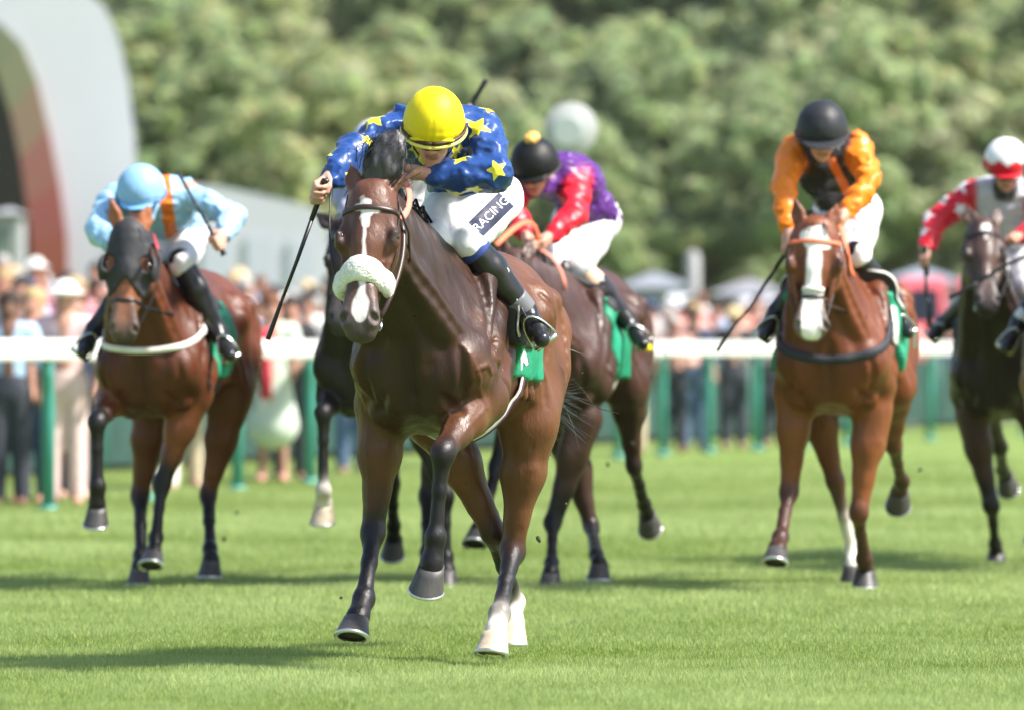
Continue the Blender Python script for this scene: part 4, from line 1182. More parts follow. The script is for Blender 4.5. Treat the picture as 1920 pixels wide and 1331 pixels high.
class Person: pass
def build_jockey(S):
    J = Person(); J.S = S; s = S.get('s', 1.0); h = S['h']
    pel = P(*S['pelvis']); sm = reach(pel, *S['shm'][:2], .44*s, S['shm'][2])
    Ysh = sm[1]
    j = {}
    for sd in 'RL':
        a = S['arm' + sd]; g = S['leg' + sd]
        j['sh'+sd] = P(a[0][0], a[0][1], Ysh + (a[0][2] if len(a[0]) > 2 else 0))
        j['el'+sd] = reach(j['sh'+sd], a[1][0], a[1][1], .275*s, a[1][2]); j['wr'+sd] = reach(j['el'+sd], a[2][0], a[2][1], .245*s, a[2][2])
        j['hip'+sd] = P(g[0][0], g[0][1], pel[1] + (g[0][2] if len(g[0]) > 2 else 0))
        j['kn'+sd] = reach(j['hip'+sd], g[1][0], g[1][1], .41*s, g[1][2]); j['an'+sd] = reach(j['kn'+sd], g[2][0], g[2][1], .37*s, g[2][2])
        j['toe'+sd] = reach(j['an'+sd], g[3][0], g[3][1], .17*s, g[3][2])
    J.j = j
    root = J.root = empty("person", (pel[0], pel[1], pel[2]), S['label'], "jockey", "jockeys riding the galloping horses")
    Hc = P(S['head'][0], S['head'][1], Ysh + S['head'][2]); fd, up = A(*S['face']), A(*S['up'])
    c = S.get('skin', SKIN)
    # ---- the body, one continuous surface
    sk = Sculpt(h)
    fd, lt, up = person_head(sk, Hc, fd, up, s, c)
    nb = (j['shR'] + j['shL'])/2
    sk.cone(Hc - up*.06*s - fd*.01, nb*.75 + sm*.25, .050*s, .058*s, .03, c)
    tn = unit(np.cross(j['shL'] - j['shR'], pel - sm))
    def torso(k, g, ca, cb):
        ins = .0 if g == 0 else .42
        k.cone(j['shR'] + (nb - j['shR'])*ins, j['shL'] + (nb - j['shL'])*ins, (.068+g)*s, (.068+g)*s, .05, ca); k.cone(sm*.85 + pel*.15, pel, (.118+g)*s, (.110+g)*s, .05, ca, (tn, .85))
        k.cone(sm*.75 + pel*.25 + (j['shR']-nb)*.4, sm*.75 + pel*.25 + (j['shL']-nb)*.4, (.10+g)*s, (.10+g)*s, .05, ca)
    torso(sk, 0, c, c); sk.cone(j['hipR'], j['hipL'], .095*s, .095*s, .05, c)
    for sd in 'RL':
        sk.chain([j['sh'+sd], j['el'+sd]], [.050*s, .042*s], .03, c); sk.chain([j['el'+sd], j['wr'+sd]], [.043*s, .029*s], .02, c)
        sk.chain([j['hip'+sd], j['kn'+sd]], [.086*s, .058*s], .04, c)
        km = j['kn'+sd]*.68 + j['an'+sd]*.32
        sk.chain([j['kn'+sd], km, j['an'+sd]], [.054*s, .055*s, .036*s], .02, c)
        lg = unit(j['an'+sd] - j['kn'+sd]); sk.chain([j['an'+sd], j['an'+sd] + lg*.04*s + unit(j['toe'+sd] - j['an'+sd])*.07*s], [.034*s, .022*s], .02, c)
        st, pn = S['grip' + sd]
        J.__dict__['grip'+sd] = hand_prims(sk, j['wr'+sd], j['wr'+sd] - j['el'+sd], A(*st), A(*pn), s, c)
    V, Q = sk.build(); mesh_obj("body", V, Q, M_skin, root, attrs={"Col": sk.colours(c, sig=.004)})
    # ---- breeches
    bz = Sculpt(h*1.25)
    bz.cone(j['hipR'], j['hipL'], .112*s, .112*s, .05); bz.cone(pel, pel*.72 + sm*.28, .128*s, .118*s, .05, None, (tn, .9))
    for sd in 'RL':
        m = j['hip'+sd]*.55 + j['kn'+sd]*.45
        bz.chain([j['hip'+sd], m, j['kn'+sd]], [.105*s, .094*s, .070*s], .04)
        e = S.get('breech_end', .10); bz.cone(j['kn'+sd], j['kn'+sd]*(1-e) + j['an'+sd]*e, .070*s, .064*s, .02)
    V, Q = bz.build(lambda x, y, z: .006*vnoise(x*18, y*18, z*18) + .0035*vnoise(x*40, y*40, z*24))
    J.breech = mesh_obj("breeches", V, Q, S.get('breech_m', M_breech), root); J.bbvh = bvh_of(V, Q)
    # ---- boots
    for sd in 'RL':
        kn, an, toe = j['kn'+sd], j['an'+sd], j['toe'+sd]; b = Sculpt(h*1.15)
        t = S.get('boot_top', .12); tp = kn*(1-t) + an*t; km = kn*.62 + an*.38
        b.chain([tp, km, an], [.064*s, .067*s, .045*s], .02); ft = unit(toe - an); leg = unit(an - kn)
        heel = an + leg*.050*s - ft*.030
        b.chain([an, heel], [.044*s, .036*s], .02); b.cone(an, an + ft*.085*s + leg*.042*s, .043*s, .037*s, .02); b.chain([heel, an + ft*.09*s + leg*.055*s, toe + leg*.045*s], [.035*s, .037*s, .030*s], .02, None)
        V, Q = b.build(lambda x, y, z: .003*vnoise(x*30, y*30, z*22))
        bo = mesh_obj("boot", V, Q, S.get('boot_m', M_boot), root)
        for (t0, t1, mm, nm, rr) in S.get('boot_bands', []):
            q = Sculpt(h); q.chain([kn*(1-t0) + an*t0, kn*(1-t1) + an*t1], [rr*s, rr*s*.97], .01); d_ = unit(an - kn); a0, a1 = kn*(1-t0) + an*t0, kn*(1-t1) + an*t1
            q.fn(lambda x, y, z, a0=a0, a1=a1, d_=d_: np.maximum(-((x-a0[0])*d_[0] + (y-a0[1])*d_[1] + (z-a0[2])*d_[2]), (x-a1[0])*d_[0] + (y-a1[1])*d_[1] + (z-a1[2])*d_[2]), .004)
            V, Q = q.build(); mesh_obj(nm, V, Q, mm, bo)
        # stirrup iron under the ball of the foot, leather running up to the saddle
        ball = an + ft*.10*s + leg*.055*s; side = unit(np.cross(ft, leg)); iron = MB()
        iron.tube([ball + leg*.045 - side*.05, ball + leg*.045 + side*.05], .012, 8)
        iron.tube([ball + leg*.045 + side*(.052*math.cos(t_)) - leg*.13*math.sin(t_) for t_ in np.linspace(0, PI, 12)], .006, 6)
        so = iron.obj("stirrup", M_steel, bo)
        if S.get('saddle_pt') is not None:
            sp = S['saddle_pt'][sd]; top = ball - leg*.085
            MB().strap([top, (top + sp)/2 + side*.01, sp], [side]*3, .022, .004).obj("stirrup_leather", M_black, so)
        if S.get('sole_m'):
            MB().tube([ball + leg*.040 - ft*.05, ball + leg*.040, ball + leg*.040 + ft*.06], [.028, .034, .024], 10, .5).obj("boot_sole", S['sole_m'], bo)
    # ---- silks
    jk = Sculpt(h); cb, cs = S['silk'], S.get('sleeve', S['silk'])
    torso(jk, .022, cb, cb)
    jk.cone(pel*.75 + sm*.25, pel*.98 + sm*.02, .135*s, .128*s, .04, cb, (tn, .9))
    jk.cone(Hc - up*.085*s, nb - up*.01, .062*s, .072*s, .03, S.get('collar', cb))
    for sd in 'RL':
        sh, el, wr = j['sh'+sd], j['el'+sd], j['wr'+sd]
        jk.chain([sh, sh*.5 + el*.5, el], [.078*s, .068*s, .062*s], .03, cs)
        jk.chain([el, el*.5 + wr*.5, el*.16 + wr*.84, el*.05 + wr*.95], [.064*s, .056*s, .046*s, .036*s], .02, S.get('fore', cs))
    lowh = S.get('hem', 0.0)
    puff = S.get('puff', 1.0)
    rg = lambda x, y, z: .5 - np.abs(vnoise(x, y, z))*1.6
    jv = lambda x, y, z: puff*(.008*vnoise(x*8, y*8, z*9) + .015*rg(x*9 + 1.5*vnoise(x*4, y*4, z*4), y*9, z*13) + .009*rg(x*19 + 3, y*19, z*26) + .003*vnoise(x*55, y*55, z*70))
    V, Q = jk.build(jv); C = jk.colours(cb, sig=.006)
    st = np.full(len(V), 1.0); trim = np.full(len(V), 1.0)
    me_n = None
    if S.get('stars'):
        # stars spread over the cloth by farthest point order
        q = V[Q]; nrm = np.zeros_like(V); fn_ = np.cross(q[:,1]-q[:,0], q[:,2]-q[:,0])
        for k in range(4): np.add.at(nrm, Q[:, k], fn_)
        nrm /= np.linalg.norm(nrm, axis=1)[:, None] + 1e-9
        lim, R0, seed, which = S['stars']
        ok = which(V, j) if which else np.ones(len(V), bool)
        idx = np.where(ok)[0]; chosen = []
        dist = np.full(len(idx), 9.0); first = idx[seed % len(idx)]
        cur = first
        r = np.random.default_rng(seed)
        while True:
            chosen.append(cur); dist = np.minimum(dist, np.linalg.norm(V[idx] - V[cur], axis=1))
            cand = np.where(dist > lim)[0]
            if len(cand) == 0: break
            cur = idx[cand[np.argmin(dist[cand])]]
        for cidx in chosen:
            p, n_ = V[cidx], nrm[cidx]; t1 = unit(np.cross(n_, r.normal(size=3))); t2 = np.cross(n_, t1)
            dv = V - p; m = (np.abs(dv @ n_) < R0*.9) & (nrm @ n_ > .1) & (np.linalg.norm(dv, axis=1) < R0*1.6)
            st[m] = np.minimum(st[m], star2(dv[m] @ t1, dv[m] @ t2, R0*r.uniform(.75, 1.15)) + .003*vnoise(*(V[m].T*45)))
    if S.get('trim') is not None: trim = S['trim'](V, j, pel, sm)
    if S.get('panel') is not None:
        for (f_, pc) in S['panel']:
            m = f_(V, j, pel, sm, Hc); C[m] = pc
    J.jacket = mesh_obj("silks_jacket", V, Q, S.get('silk_m', M_silk2), root, attrs={"Col": C, "star": st, "trim": trim}); J.jbvh = bvh_of(V, Q)
    # ---- cap over the helmet
    X = lambda f_, l_, u_: Hc + s*(f_*fd + l_*lt + u_*up)
    cp = Sculpt(h*.9); cc = S['cap']; cr = S.get('cap_r', (.142, .128, .140))
    cp.ell(X(-.012, 0, .040), (fd, lt, up), A(*cr)*s, .02, cc)
    cut0 = X(0, 0, .018)
    def cap_fold(x, y, z):
        hgt = ((x - Hc[0])*up[0] + (y - Hc[1])*up[1] + (z - Hc[2])*up[2])/s
        an_ = np.arctan2((x - Hc[0])*lt[0] + (y - Hc[1])*lt[1] + (z - Hc[2])*lt[2], (x - Hc[0])*fd[0] + (y - Hc[1])*fd[1] + (z - Hc[2])*fd[2])
        return .0007*np.sin(an_*21 + 4*vnoise(x*12, y*12, z*12))*np.clip(1 - (hgt - .02)/.07, 0, 1) + .0014*np.sin(hgt*210 + 5*vnoise(x*9, y*9, z*9))*np.clip(1 - (hgt - .02)/.06, 0, 1)
    cp.fn(lambda x, y, z: -((x - cut0[0])*up[0] + (y - cut0[1])*up[1] + (z - cut0[2])*up[2]) - .10*((x - cut0[0])*fd[0] + (y - cut0[1])*fd[1] + (z - cut0[2])*fd[2]), .012)
    V, Q = cp.build(lambda x, y, z: (.0014*vnoise(x*18, y*18, z*26) + cap_fold(x, y, z)) - .0020*np.clip(1 - np.abs(np.sin(4*np.arctan2((x - Hc[0])*lt[0] + (y - Hc[1])*lt[1] + (z - Hc[2])*lt[2], (x - Hc[0])*fd[0] + (y - Hc[1])*fd[1] + (z - Hc[2])*fd[2])))*7, 0, 1)); C = cp.colours(cc)
    if S.get('cap_paint'): C = S['cap_paint'](V, (V - Hc) @ fd / s, (V - Hc) @ lt / s, (V - Hc) @ up / s, C)
    J.cap = mesh_obj("cap", V, Q, M_cap, root, attrs={"Col": C})
    def ring(u_, grow, r, mat, nm, fdip=0.0):
        k_ = math.sqrt(max(.02, 1 - ((u_ - .040)/cr[2])**2))
        pts = [X(-.012 + (cr[0]*k_ + grow)*math.cos(t), (cr[1]*k_ + grow)*math.sin(t), u_ - fdip*math.cos(t)) for t in np.linspace(0, 2*PI, 40)]
        return MB().tube(pts, r*s, 8).obj(nm, mat, J.cap)
    ring(.020, .004, .0065, S.get('rim_m', M_strap), "cap_rim", .010)
    if S.get('rim2_m'): ring(.007, .008, .0075, S['rim2_m'], "cap_edge", .014)
    pk = Sculpt(h*.9); pkl = S.get('peak', .055)
    pk.ell(X(.105, 0, .018), (unit(fd - up*.25), lt, unit(up + fd*.25)), A(pkl, S.get('peakw', .092), .009)*s, .01, S.get('peakc', cc))
    V, Q = pk.build(); mesh_obj("cap_peak", V, Q, M_cap, J.cap, attrs={"Col": np.repeat(A(*S.get('peakc', cc))[None], len(V), 0)})
    if S.get('tuft'):
        tf = Sculpt(h*.8); tf.ell(X(-.01, 0, .185), (fd, lt, up), A(.05, .042, .028)*s, .01); V, Q = tf.build(lambda x, y, z: .006*vnoise(x*60, y*60, z*60))
        mesh_obj("cap_tuft", V, Q, mk("cap_tuft_gold", S['tuft'], rough=.5), J.cap)
    # ---- goggles
    gg = Sculpt(h*.8)
    gg.chain([X(.088, -.050, -.004), X(.104, -.02, -.004), X(.104, .02, -.004), X(.088, .050, -.004)], [.021*s, .024*s, .024*s, .021*s], .008)
    V, Q = gg.build(); go = mesh_obj("goggles", V, Q, M_goggle, root)
    MB().strap([X(.085*math.cos(t) + .0, .082*math.sin(t), .014) for t in np.linspace(.55, 2*PI - .55, 26)], [math.cos(t)*fd + math.sin(t)*lt for t in np.linspace(.55, 2*PI - .55, 26)], .020, .004).obj("goggle_strap", M_strap, go)
    MB().strap([X(.02, .080*math.cos(t), -.02 - .085*math.sin(t)) for t in np.linspace(0, PI, 14)], [math.cos(t)*lt - math.sin(t)*up for t in np.linspace(0, PI, 14)], .016, .003).obj("chin_strap", M_strap, J.cap)
    return J

def whip(pts, label, r=.0075, flap=True):
    """riding whip: grip, shaft and a flat padded end"""
    pts = [A(*p) for p in pts]; d = unit(pts[-1] - pts[0]); L = np.linalg.norm(pts[-1] - pts[0])
    root = empty("riding_whip", pts[0], label, "whip", "jockeys' whips")
    MB().tube([pts[0], pts[0] + d*.16], [r*1.6, r*1.35], 10).obj("grip", M_whip, root)
    MB().tube([pts[0] - d*.006, pts[0] + d*.012], [r*2.2, r*2.1], 10).obj("grip_cap", M_whip, root)
    MB().tube([pts[0] + d*.15] + pts[1:-1] + [pts[-1] - d*.16], [r*1.15] + [r]*(len(pts) - 2) + [r*.85], 8).obj("shaft", M_whip, root)
    MB().tube([pts[-1] - d*.18, pts[-1] - d*.14, pts[-1] - d*.01, pts[-1]], [r*.9, r*1.9, r*2.5, r*2.3], 10, .55).obj("padded_flap", M_whip, root)
    return root

# ================================================================== THE FIELD
DK = (.008, .007, .0075)
def sd_min(*a):
    r = a[0]
    for x in a[1:]: r = np.minimum(r, x)
    return r

# ---------- winner: dark bay with white fleece noseband
H1 = build_horse(dict(h=.0085, W=(826, 452, 28.75), yaw=12.3, pitch=3.5, scale=1.03, wide=1.0,
    label="dark bay racehorse in the lead with a white sheepskin noseband and two white hind feet",
    poll=(692, 338, 27.95), muzzle=(672, 612, -1), fnrm=(-.20, -1, .15), headw=1.13,
    ears=dict(L=(-.92, .30, -.05, .85), R=(-.92, .22, -.05, .85)),
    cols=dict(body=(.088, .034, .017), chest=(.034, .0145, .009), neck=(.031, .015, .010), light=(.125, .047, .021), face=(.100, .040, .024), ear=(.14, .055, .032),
              muzzle=(.10, .075, .07), dark=(.030, .024, .024), arm=(.105, .042, .020), thigh=(.110, .042, .019), leg=(.008, .007, .0085), points=.5),
    blaze=lambda x, y: sd_min(seg2(x, y, .095, -.006, .140, .002) - (.020 + .006*np.sin(x*140 + y*90)), seg2(x, y, .112, -.030, .122, .034) - .013, seg2(x, y, .14, .002, .185, .003) - .012, seg2(x, y, .14, .0, .30, .004) - .0055,
                              seg2(x, y, .40, .006, .55, .006) - (.020 + .010*np.sin(x*38 + 1.2))),
    flecks=[((.20, .19, 1.44), .016)],
    fore=dict(R=[(701, 1000, -1), (682, 1122, -1), (668, 1160, -1), (-.10, -.42, -.9)], L=[(829, 852, -1), (816, 1006, 1), (809, 1062, 1), (-.12, .42, -.9)]),
    hind=dict(R=[(924, 997, 1), (966, 1128, 1), (961, 1166, -1), (0, -.05, -1)], L=[(962, 1030, 1), (936, 1150, -1), (929, 1186, -1), (-.1, -.25, -1)]),
    socks=dict(hR=1.2, hL=.6), hoofm=dict(hR=M_hoof_pale, hL=M_hoof_pale)))
add_tail(H1, .04, 3, -.14, .12)
add_mane(H1, fly=(P(742, 258, 28.0), .125))
add_bridle(H1, noseband=False)
fl = Sculpt(.007); Pp, Nn = ring_pts(H1, .355, -1.45, 1.30, 15, .012)
dip = [H1.a*(.038*abs(t)**1.6*H1.hs) for t in np.linspace(-1.25, 1.15, len(Pp))]
fl.chain([p + d for p, d in zip(Pp, dip)], [.0305 - .006*abs(k - len(Pp)/2)/(len(Pp)/2) for k in range(len(Pp))], .012, None, (H1.a, 1.55))
V, Q = fl.build(lambda x, y, z: .0018*vnoise(x*60, y*60, z*60) + .0012*vnoise(x*150, y*150, z*150))
mesh_obj("sheepskin_noseband", V, Q, M_fleece, H1.bridle)
add_saddle(H1, pad_front=.02, pad_back=-.34, pad_low=1.21, cl_front=-.10, cl_back=-.58, cl_low=1.10, h=.010, cl_top=1.33, grow=.020, pad_grow=.036)
add_girth(H1, -.30, [M_wtape, mk("maroon_stripe", (.10, .03, .09), rough=.6)], [.060, .018], x2=-.05)

J1 = build_jockey(dict(h=.0065, label="jockey in yellow cap and blue silks with yellow stars crouched over the leading horse",
    pelvis=(884, 372, 29.0), shm=(822, 236, -1), head=(813, 250, -.20), face=(-.05, -.91, -.42), up=(.03, -.42, .91),
    armR=[(748, 238), (664, 284, -1), (614, 340, -1)], armL=[(900, 240), (930, 326, -1), (800, 327, -1)],
    legR=[(850, 380), (812, 452, -1), (700, 560, 1), (690, 605, -1)], legL=[(925, 372), (876, 455, -1), (984, 585, 1), (1003, 622, -1)],
    gripR=((.34, 0, .94), (.6, -.2, -.5)), gripL=((0, -.7, .6), (-.2, .5, -.8)),
    silk=srgb(30, 66, 130), hem=.1, stars=(.130, .048, 40, None), silk_m=M_silk, boot_top=.02, breech_end=.04,
    trim=lambda V, j, pel, sm: np.where(np.minimum(np.linalg.norm(V - j['elL'], axis=1), np.linalg.norm(V - j['wrL'], axis=1)) < .13, 1.0, np.where(np.sin(14*((V - pel) @ unit(j['hipL'] - j['hipR']))*PI/1.1 + .6) > -.2, (V - pel) @ unit(sm - pel) - .10, .5)),
    cap=srgb(228, 206, 14), rim_m=mk("dark_rim", (.05, .02, .01), rough=.5), rim2_m=mk("cream_rim", srgb(238, 226, 110), rough=.4), peak=.018, cap_r=(.138, .120, .140),
    boot_bands=[(.02, .17, mk("boot_blue_panel", srgb(40, 62, 130), rough=.5), "boot_panel", .069), (.80, 1.0, M_bootgrey, "boot_ankle", .056)],
    saddle_pt=dict(L=H1.w(-.18, .20, 1.48), R=H1.w(-.18, -.20, 1.48))))
g = J1.gripR[0]
whip([g + (P(614, 330, 28.0) - P(606, 352, 28.0))*1.0, g + (P(560, 480, 28) - P(606, 352, 28)), g + (P(504, 630, 28) - P(606, 352, 28))], "long black whip held down by the jockey in yellow cap")
add_reins(H1, M_black, dict(R=J1.j['wrR'] + A(.02, -.03, -.02)), sag=.02)
b0 = H1.J['bitL']
MB().strap(list(bez(H1.hw(.10, .095, -.15), H1.hw(.05, .12, -.18), J1.gripL[0] + A(.03, -.04, -.08), J1.gripL[0] + A(.0, -.03, -.01), 9)), [A(.3, -1, .1)]*9, .026, .005).obj("rein", mk("worn_salmon_rein", srgb(206, 130, 112), rough=.6), H1.bridle)
MB().strap(list(bez(b0, b0 + A(.06, -.02, .10), H1.hw(.22, .14, -.16), H1.hw(.10, .097, -.15), 12)), [A(.3, -1, .1)]*12, .018, .005).obj("rein", M_leather, H1.bridle)
# print on the thigh and on the number cloth
o = (J1.j['hipL']*.60 + J1.j['knL']*.40); look = A(-.25, 1, -.05)
tx = unit(P(953, 372, 28.7) - P(898, 428, 28.7)); ty = np.cross(look, -tx)
ty = unit(P(872, 390, 28.7) - P(905, 420, 28.7)); c_ = P(921, 402, 28.7)
patch_on(J1.jbvh if False else J1.bbvh, [(-.085, -.040), (.085, -.040), (.085, .040), (-.085, .040)], c_, tx, ty, A(0, 1, 0), mk("navy_print", (.022, .024, .06), rough=.6), J1.breech, "sponsor_patch", n=22)
text_on("RACING", J1.bbvh, c_, tx, ty, A(0, 1, 0), .048, M_print, J1.breech, "sponsor_lettering", off=.007)
text_on("M", H1.clbvh, P(985, 676, 28.9), A(.9, 0, .42), A(-.42, 0, .9), A(-.3, 1, 0), .085, M_print, H1.cloth, "cloth_lettering", bold=.004)

# ---------- light blue: bay in a black hood
H2 = build_horse(dict(h=.011, W=(303, 512, 37.9), yaw=10.5, scale=1.0, wide=1.04,
    label="bright bay racehorse in black hood and pale breast girth, ridden in light blue",
    poll=(243, 418, 37.15), muzzle=(231, 628, -1), fnrm=(-.03, -1, .2), headw=1.15,
    ears=dict(L=(-.95, .25, .12, .95), R=(-.95, .28, .12, 1.0)),
    cols=dict(body=(.105, .029, .0115), chest=(.078, .0215, .009), neck=(.09, .026, .011), light=(.115, .032, .013), face=(.26, .09, .036), ear=(.28, .10, .045), muzzle=(.10, .07, .06), dark=DK,
              arm=(.17, .052, .020), thigh=(.12, .034, .014), points=.5),
    fore=dict(R=[(182, 792, -1), (183, 912, 1), (182, 950, 1), (0, .3, -1)], L=[(304, 906, -1), (292, 1008, -1), (288, 1038, -1), (-.05, -.5, -.85)]),
    hind=dict(R=[(263, 928, 1), (264, 1040, -1), (262, 1066, -1), (0, -.1, -1)], L=[(391, 928, 1), (394, 1028, -1), (395.5, 1052, -1), (0, -.1, -1)]), socks={}))
add_tail(H2); add_mane(H2, n=160)
hood = Sculpt(.008)
head_only = Sculpt(.008); head_prims(head_only, H2.hw, (H2.a, H2.b, H2.n), H2.hs, H2.wl, H2.S['cols'], H2.S['ears'])
hood.ops = [o_ for o_ in head_only.copy(.008, .010).ops[:20] if o_['op'] == 'u']
_a, _p = H2.a, H2.hw(.285, 0, 0)
hood.fn(lambda x, y, z: ((x-_p[0])*_a[0] + (y-_p[1])*_a[1] + (z-_p[2])*_a[2]) + 1.1*np.abs((x-_p[0])*H2.b[0] + (y-_p[1])*H2.b[1] + (z-_p[2])*H2.b[2])*-1 , .01)
for y in (-1, 1):
    hood.ell(H2.hw(.228, .112*y*H2.wl, -.05), (H2.a, H2.b, H2.n), (.066, .026, .055), .02)
    hood.ell(H2.hw(.205, .085*y*H2.wl, .0), (H2.a, H2.b, H2.n), (.042, .032, .055), .008, None, 's')
V, Q = hood.build(lambda x, y, z: .002*vnoise(x*40, y*40, z*40)); mesh_obj("hood", V, Q, mk("hood_black", (.022, .022, .028), rough=.65, var=(20, .2), bump=(60, .2, .004)), H2.root)
add_bridle(H2, m=M_black, browband=False)
add_breastgirth(H2, M_wtape, x=-.02, z=1.20, tilt=.26, width=.034)
add_saddle(H2, pad_front=-.02, pad_back=-.36, pad_low=1.40, cl_front=.06, cl_back=-.44, cl_low=1.06, edge=False, h=.014)
add_girth(H2, -.26, [M_bltape], [.05])
J2 = build_jockey(dict(h=.0085, label="jockey in light blue cap and silks with an orange stripe on the hooded horse",
    pelvis=(337, 440, 38.15), shm=(288, 372, -1), head=(264, 372, -.20), face=(-.15, -.88, -.45), up=(-.02, -.45, .88),
    armR=[(212, 378), (182, 430, -1), (215, 462, -1)], armL=[(350, 362), (436, 408, -1), (416, 442, -1)],
    legR=[(310, 445), (262, 505, -1), (178, 618, 1), (165, 648, -1)], legL=[(350, 438), (342, 496, -1), (408, 622, 1), (424, 652, -1)], boot_top=-.06, breech_end=.0,
    gripR=((0, -.7, .7), (.2, .4, -.8)), gripL=((-.4, 0, .9), (-.6, -.4, -.3)),
    silk=srgb(150, 192, 226), cap=srgb(136, 182, 222), rim_m=mk("blue_rim", srgb(60, 100, 150)), peakc=srgb(120, 176, 226), cap_r=(.140, .125, .135),
    panel=[(lambda V, j, pel, sm, Hc: (np.abs((V - (j['shR'] + j['shL'])/2) @ unit(j['shL'] - j['shR']) - .085) < .032) & (np.linalg.norm(V - j['elL'], axis=1) > .22), srgb(236, 120, 24))],
    saddle_pt=dict(L=H2.w(-.18, .20, 1.48), R=H2.w(-.18, -.20, 1.48))))
g = J2.gripL[0]; q = P(406, 462, g[1])
whip([g + P(421, 484, g[1]) - q, g + P(372, 395, g[1]) - q, g + P(335, 330, g[1]) - q], "thin black whip raised by the jockey in light blue")
add_reins(H2, M_black, dict(R=J2.gripR[0], L=P(300, 470, 37.3)), sag=.0)
MB().strap([H2.hw(.08, .13, -.12), P(296, 470, 37.0), P(288, 440, 37.4)], [A(.4, -1, 0)]*3, .022, .004).obj("rein", mk("red_rein", srgb(190, 60, 70), rough=.6), H2.bridle)

# ---------- orange sleeves: chestnut bay with a broad white blaze
H4 = build_horse(dict(h=.011, W=(1572, 492, 37.45), yaw=7.5, scale=1.04, wide=1.06,
    label="bay racehorse with broad white blaze and black breast girth, ridden in orange",
    poll=(1530, 412, 36.75), muzzle=(1521, 622, -1), fnrm=(-.05, -1, .22), headw=1.42, hs=1.0,
    ears=dict(L=(-.95, .20, .10, .9), R=(-.95, .25, .10, .95)),
    cols=dict(body=(.150, .041, .0135), chest=(.125, .034, .012), neck=(.12, .034, .013), light=(.145, .040, .014), face=(.155, .047, .019), ear=(.15, .05, .025), muzzle=(.16, .12, .11), dark=(.03, .022, .022),
              arm=(.19, .060, .021), thigh=(.12, .034, .013), leg=(.055, .022, .015), points=.3),
    blaze=lambda x, y: sd_min(seg2(x, y, .09, -.005, .12, .005) - (.050 - .1*np.clip(x - .1, 0, .3)), seg2(x, y, .06, .012, .13, .03) - .026, seg2(x, y, .12, .0, .40, .0) - .026, seg2(x, y, .38, .0, .58, .0) - .036),
    fore=dict(R=[(1479, 922, -1), (1463, 1006, -1), (1457, 1030, -1), (-.1, -.45, -.9)], L=[(1610, 962, -1), (1620, 1048, 1), (1622, 1068, 1), (0, 0, -1)]),
    hind=dict(R=[(1566, 902, 1), (1597, 1030, 1), (1600, 1058, -1), (0, .15, -1)], L=[(1675, 833, 1), (1690, 902, 1), (1687, 920, 1), (0, .75, -.6)]),
    socks=dict(hR=2)))
add_tail(H4); add_mane(H4, n=160)
add_bridle(H4, m=M_leather, brow_m=M_orange)
MB().strap(ring_pts(H4, .36, -.55, .55, 9)[0], ring_pts(H4, .36, -.55, .55, 9)[1], .026, .012).obj("nose_roll", M_wtape, H4.bridle)
add_breastgirth(H4, M_bltape, x=-.02, z=1.125, tilt=.40, width=.045)
MB().strap([H4.w(.05, .27, 1.38), H4.w(.09, .285, 1.28), H4.w(.14, .285, 1.20)], [H4.l + H4.f*.5]*3, .05, .01).obj("breast_girth_sheepskin", M_fleece, H4.root)
add_saddle(H4, pad_front=.03, pad_back=-.36, pad_low=1.34, cl_front=.08, cl_back=-.46, cl_low=1.07, edge=True, h=.014, grow=.034, pad_grow=.045)
add_girth(H4, -.28, [M_wtape, M_bltape], [.075, .03])
text_on("1", H4.clbvh, P(1715, 640, 37.9), A(.8, -.5, 0), A(0, 0, 1), A(-.5, .8, 0), .12, M_print, H4.cloth, "cloth_number")
J4 = build_jockey(dict(h=.0085, label="jockey in plain black cap and black silks with orange sleeves",
    pelvis=(1586, 398, 37.75), shm=(1548, 292, -1), head=(1541, 258, -.17), face=(.02, -.93, -.32), up=(0, -.32, .94),
    armR=[(1488, 282), (1470, 350, -1), (1478, 432, -1)], armL=[(1606, 276), (1630, 340, -1), (1588, 398, -1)],
    legR=[(1566, 400), (1540, 480, -1), (1456, 585, 1), (1444, 618, -1)], legL=[(1612, 396), (1606, 478, -1), (1672, 582, 1), (1696, 612, -1)],
    gripR=((.5, 0, .8), (.5, .2, -.6)), gripL=((0, -.7, .7), (-.3, .4, -.8)),
    silk=(.010, .010, .012), sleeve=srgb(240, 128, 22), fore=srgb(240, 128, 22), cap=(.020, .021, .026), peak=.10, peakw=.118, peakc=(.022, .023, .028), rim_m=M_strap, cap_r=(.150, .132, .150),
    panel=[(lambda V, j, pel, sm, Hc: (np.abs((V - Hc) @ A(.88, 0, .48) + .01) < .022) & (V[:, 2] < Hc[2] - .10) & (np.linalg.norm(V - j['elL'], axis=1) > .2) & (np.linalg.norm(V - j['elR'], axis=1) > .2), srgb(225, 105, 30))],
    saddle_pt=dict(L=H4.w(-.18, .20, 1.48), R=H4.w(-.18, -.20, 1.48)), breech_end=.0, boot_top=-.04))
g = J4.gripR[0]; q = P(1478, 495, g[1])
whip([g + P(1482, 488, g[1]) - q, g + P(1400, 610, g[1]) - q, g + P(1338, 692, g[1]) - q], "black whip slanting down beside the broad blazed bay horse")
add_reins(H4, M_black, dict(L=J4.gripL[0], R=J4.gripR[0]), sag=.0)
MB().strap(list(bez(J4.gripL[0], P(1588, 440, 36.9), P(1584, 490, 36.8), P(1600, 520, 37.1), 9)), [A(.5, -1, .1)]*9, .03, .005).obj("rein", M_orange, H4.bridle)
text_on("CO", J4.bbvh, J4.j['hipL']*.6 + J4.j['knL']*.4 + A(.0, 0, .03), A(.2, 0, 1), A(-1, 0, .2), A(0, 1, 0), .075, mk("pink_print", srgb(214, 110, 160)), J4.breech, "sponsor_lettering")

